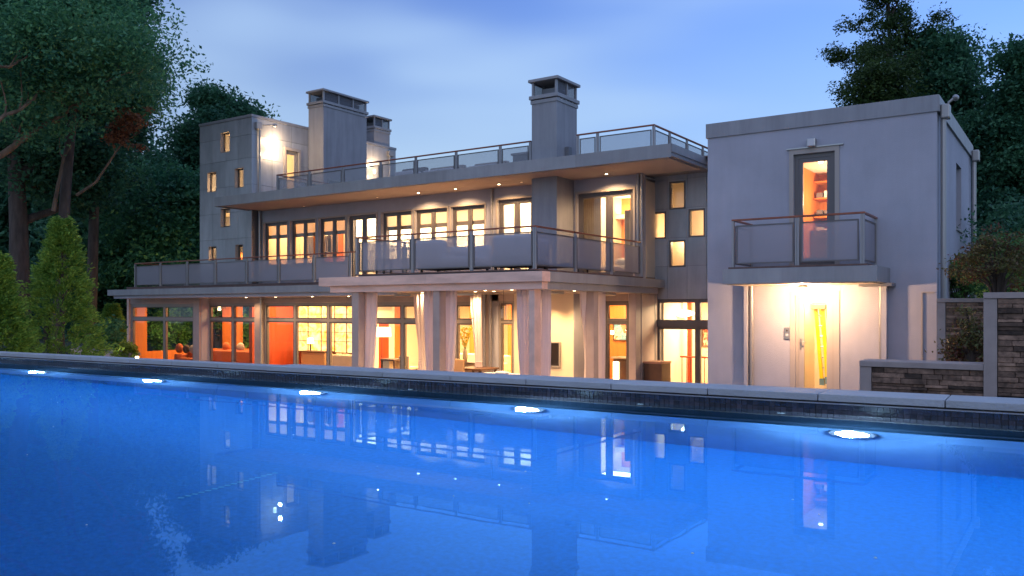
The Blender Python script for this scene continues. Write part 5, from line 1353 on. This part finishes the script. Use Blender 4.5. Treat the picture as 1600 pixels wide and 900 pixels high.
def conifer(px, d, hgt, rad, lab, seed):
    rs = np.random.default_rng(seed); x, y = at(px, d); t = thing('conifer', (x, y, ZG), lab, 'conifer', 'pointed conifers left of the house')
    MB().tube([(x, y, ZG), (x + .03, y, ZG + hgt * .7), (x + .02, y, ZG + hgt + .12)], [.10, .04, .008], 7).build('trunk', 'bark', t)
    cen = []; 
    n = 900
    for k in range(n):
        f = rs.random() ** .75; z = ZG + .1 + f * (hgt - .12)
        r = rad * (1 - f) ** .95 * rs.uniform(.8, 1.18) + .03
        az = rs.random() * 6.283; q = r * rs.uniform(.55, 1.02) * (1 + .13 * math.sin(az * 5 + f * 9))
        cen.append((x + q * math.cos(az), y + q * math.sin(az), z + .10 * q / rad))
    cen = np.array(cen)
    # sprays: flat fans pointing out and up
    n_e = 34; c = np.repeat(cen, n_e, 0); m = len(c); out = c[:, :2] - np.array([x, y]); out /= np.linalg.norm(out, axis=1)[:, None] + 1e-6
    L_ = rs.random(m) * .26
    dirv = np.concatenate([out, np.full((m, 1), .45)], 1); dirv /= np.linalg.norm(dirv, axis=1)[:, None]
    c = c + dirv * L_[:, None] + rs.normal(0, .045, (m, 3))
    t_ = dirv + rs.normal(0, .35, (m, 3)); t_ /= np.linalg.norm(t_, axis=1)[:, None]
    b = np.cross(t_, rs.normal(0, 1, (m, 3))); b /= np.linalg.norm(b, axis=1)[:, None]; s_ = rs.uniform(.035, .065, m)[:, None]
    V = np.stack([c - t_ * s_, c + b * s_ * .4, c + t_ * s_, c - b * s_ * .4], 1).reshape(-1, 3)
    fast_mesh('foliage', V, np.arange(m * 4).reshape(-1, 4), 'leaf_conifer', t)
lamp('garden_lamp', 'POINT', (*at(120, 19), -1.0), 160, (1, .82, .5), .2)
conifer(97, 25, 5.25, 1.5, 'bright green pointed conifer, fully visible left of the house', 1)
conifer(-4, 23, 4.05, 1.15, 'bright green conifer cut by the left edge', 2)
conifer(176, 40, 2.8, .8, 'small dark conifer close to the left end of the house', 3)
def shrub(px, d, hgt, rad, m, lab, seed, size=.05, n=60, nl=40, z0=None, pos=None, cat='shrub', squash=.7):
    rs = np.random.default_rng(seed); x, y = pos or at(px, d); z0 = ZG if z0 is None else z0
    t = thing('shrub', (x, y, z0), lab, cat)
    st = MB()
    cen = []
    for k in range(n):
        az = rs.random() * 6.283; r = rad * rs.random() ** .6; f = rs.random() ** .6
        p = (x + r * math.cos(az) * (.5 + .5 * f), y + r * math.sin(az) * (.5 + .5 * f), z0 + hgt * f * (1 - .35 * (r / rad) ** 2)); cen.append(p)
        if k % 3 == 0: st.tube([(x, y, z0), ((x + p[0]) / 2 + rs.normal(0, .03), (y + p[1]) / 2, z0 + (p[2] - z0) * .6), p], [.02, .014, .005], 4, cap=False)
    st.build('stems', 'bark', t)
    V, Fq = leaves(np.array(cen), nl, rad * .13, size, squash); fast_mesh('foliage', V, Fq, m, t)
    return t
shrub(101, 22, 1.15, .22, 'leaf_lit', 'small bright lit plant peeping over the coping beside the conifer', 5, .06, 30, 20)
shrub(197, 30, 1.55, .45, 'leaf_lit', 'yellow green lit shrub beside the left corner of the house', 6, .06, 60, 30)
shrub(118, 21, .95, .12, 'leaf_lit', 'tiny bright sprig right of the lit plant', 7, .05, 12, 14)
shrub(170, 36, 2.3, .9, 'leaf_mid', 'dull green bush left of the yellow shrub', 8, .08, 90, 40)
# lit shrubs behind the house seen through the rooms
for i, (x_, y_, lab) in enumerate(((-37.5, 29.5, 'lit green bush behind the left bay windows, leftmost'), (-35.2, 30, 'lit green bush behind the left bay windows, second'), (-32.8, 29.6, 'lit green bush seen through the second bay, left'), (-30.6, 30, 'lit green bush seen through the second bay, right'), (-39.5, 26.5, 'lit bush outside the side window of the left room'))):
    shrub(0, 0, 2.7, 1.2, 'leaf_fresh', lab, 60 + i, .09, 90, 40, pos=(x_, y_))
lamp('garden_lamp', 'POINT', (-34.5, 27.6, -.6), 400, (1, .78, .36), .1)
lamp('garden_lamp', 'POINT', (-30.8, 27.8, -.6), 300, (1, .78, .36), .1)
lamp('garden_lamp', 'POINT', (-38.2, 25.0, -1.0), 90, (1, .78, .36), .1)
# planting on the right: red maple, green shrubs
def maple(x, y, z0, hgt, rad, lab, m, seed, droop=.5, n=130):
    rs = np.random.default_rng(seed); t = thing('japanese_maple', (x, y, z0), lab, 'maple'); st = MB(); cen = []
    for k in range(n):
        az = rs.random() * 6.283; r = rad * rs.random() ** .5; z = z0 + hgt * (1 - droop * (r / rad) ** 2) - rs.random() * hgt * .35
        p = (x + r * math.cos(az), y + r * math.sin(az) * .8, z); cen.append(p)
        if k % 3 == 0:
            st.tube([(x, y, z0), (x + (p[0] - x) * .25, y + (p[1] - y) * .25, z0 + (z - z0) * .6 + .1), (x + (p[0] - x) * .6, y + (p[1] - y) * .6, z + .05), p], [.035, .025, .014, .005], 5, cap=False)
    st.build('branches', 'bark', t)
    V, Fq = leaves(np.array(cen), 60, .11, .035, .35); fast_mesh('foliage', V, Fq, m, t)
mx, my = at(1560, 15.5); maple(mx, my, .0, 1.55, .75, 'red purple japanese maple above the tall stone wall', 'leaf_maple', 3, n=75)
mx, my = at(1517, 14.2); maple(mx, my, -1.0, 1.15, .36, 'low rusty maple spilling down in front of the inner stone wall', 'leaf_maple', 4, .9, 60)
sx, sy = at(1505, 20.5); shrub(0, 0, 1.5, .55, 'leaf_fresh', 'fresh green shrub against the side wall of the right block', 9, .05, 80, 34, z0=-.1, pos=(sx, sy))
sx, sy = at(1575, 17); shrub(0, 0, 1.7, .9, 'leaf_fresh', 'green shrub growing among the red maple leaves at right', 10, .05, 90, 34, z0=-.1, pos=(sx, sy))
sx, sy = at(1600, 22); shrub(0, 0, 3.2, 1.6, 'leaf_dark', 'tall dark shrub behind the red maple at the right edge', 12, .07, 120, 40, z0=-.1, pos=(sx, sy))
# pale specks painted on the water as mirrored ceiling lights
mb = MB()
for k in range(70):
    a = random.uniform(-12, 1); b_ = random.uniform(-6, -1.2); c = PF.p(a, b_, ZW + .003); r_ = random.uniform(.003, .007)
    mb.tube([c, (c[0], c[1], c[2] + .003)], [r_, r_ * .6], 5)
tag(mb.build('glint_specks', 'speck'), 'tiny pale specks painted as ceiling light glints on the pool water', 'glints', kind='stuff')

# a few more things inside and on the terraces
def plant_pot(x, y, z0, h, lab, m='leaf_fresh'):
    t = thing('potted_plant', (x, y, z0), lab, 'plant')
    MB().tube([(x, y, z0), (x, y, z0 + .3 * h)], [.12, .17], 14).build('pot', 'pot', t)
    rs = np.random.default_rng(int(x * -10)); c = np.array([(x, y, z0 + .62 * h)]) + rs.normal(0, 1, (40, 3)) * np.array([.14, .14, .2 * h])
    V, Fq = leaves(c, 22, .04, .05); fast_mesh('foliage', V, Fq, m, t)
tl = thing('table_lamp', (GX(500, 24.3), 24.3, -1.7), 'small table lamp with glowing shade before the yellow stone panel', 'lamp')
x_, y_ = GX(484, 24.7), 24.75
tl.location = (x_, y_, -1.70); ORG[tl.name] = Vector((x_, y_, -1.70))
MB().cyl(x_, y_, -1.70, -1.40, .03, n=10).build('stem', 'black', tl); MB().tube([(x_, y_, -1.40), (x_, y_, -1.16)], [.15, .11], 18, cap=False).build('lamp_shade', 'lamp_glow', tl, smooth=True)
fr_ = thing('hanging_lantern', (GX(352, 24.4), 24.4, .1), 'hanging lantern lamp high in the second glazed bay from the left', 'lamp')
x_ = GX(343, 24.4); MB().cyl(x_, 24.4, .2, .53, .008, n=6).build('cord', 'black', fr_)
MB().box(W0, x_ - .35, x_ + .35, 24.3, 24.5, .10, .14).build('arm', 'black', fr_)
MB().cyl(x_, 24.4, .0, .20, .07, n=10).build('lamp_shade', 'lamp_glow', fr_)
wl = thing('books', (-5.7, 23.8, 1.55), 'stack of folded clothes on the closet shelves above the balcony door', 'clothes')
for k, z in enumerate((1.54, 2.04, 2.54, 3.04)):
    for j in range(3): MB().box(W0, -5.95 + j * .2, -5.80 + j * .2, 23.55, 23.8, z + .002, z + random.uniform(.1, .25)).build('folded_stack', random.choice(('cloth_dark', 'cloth_light')), wl)
wl.name = 'folded_clothes'
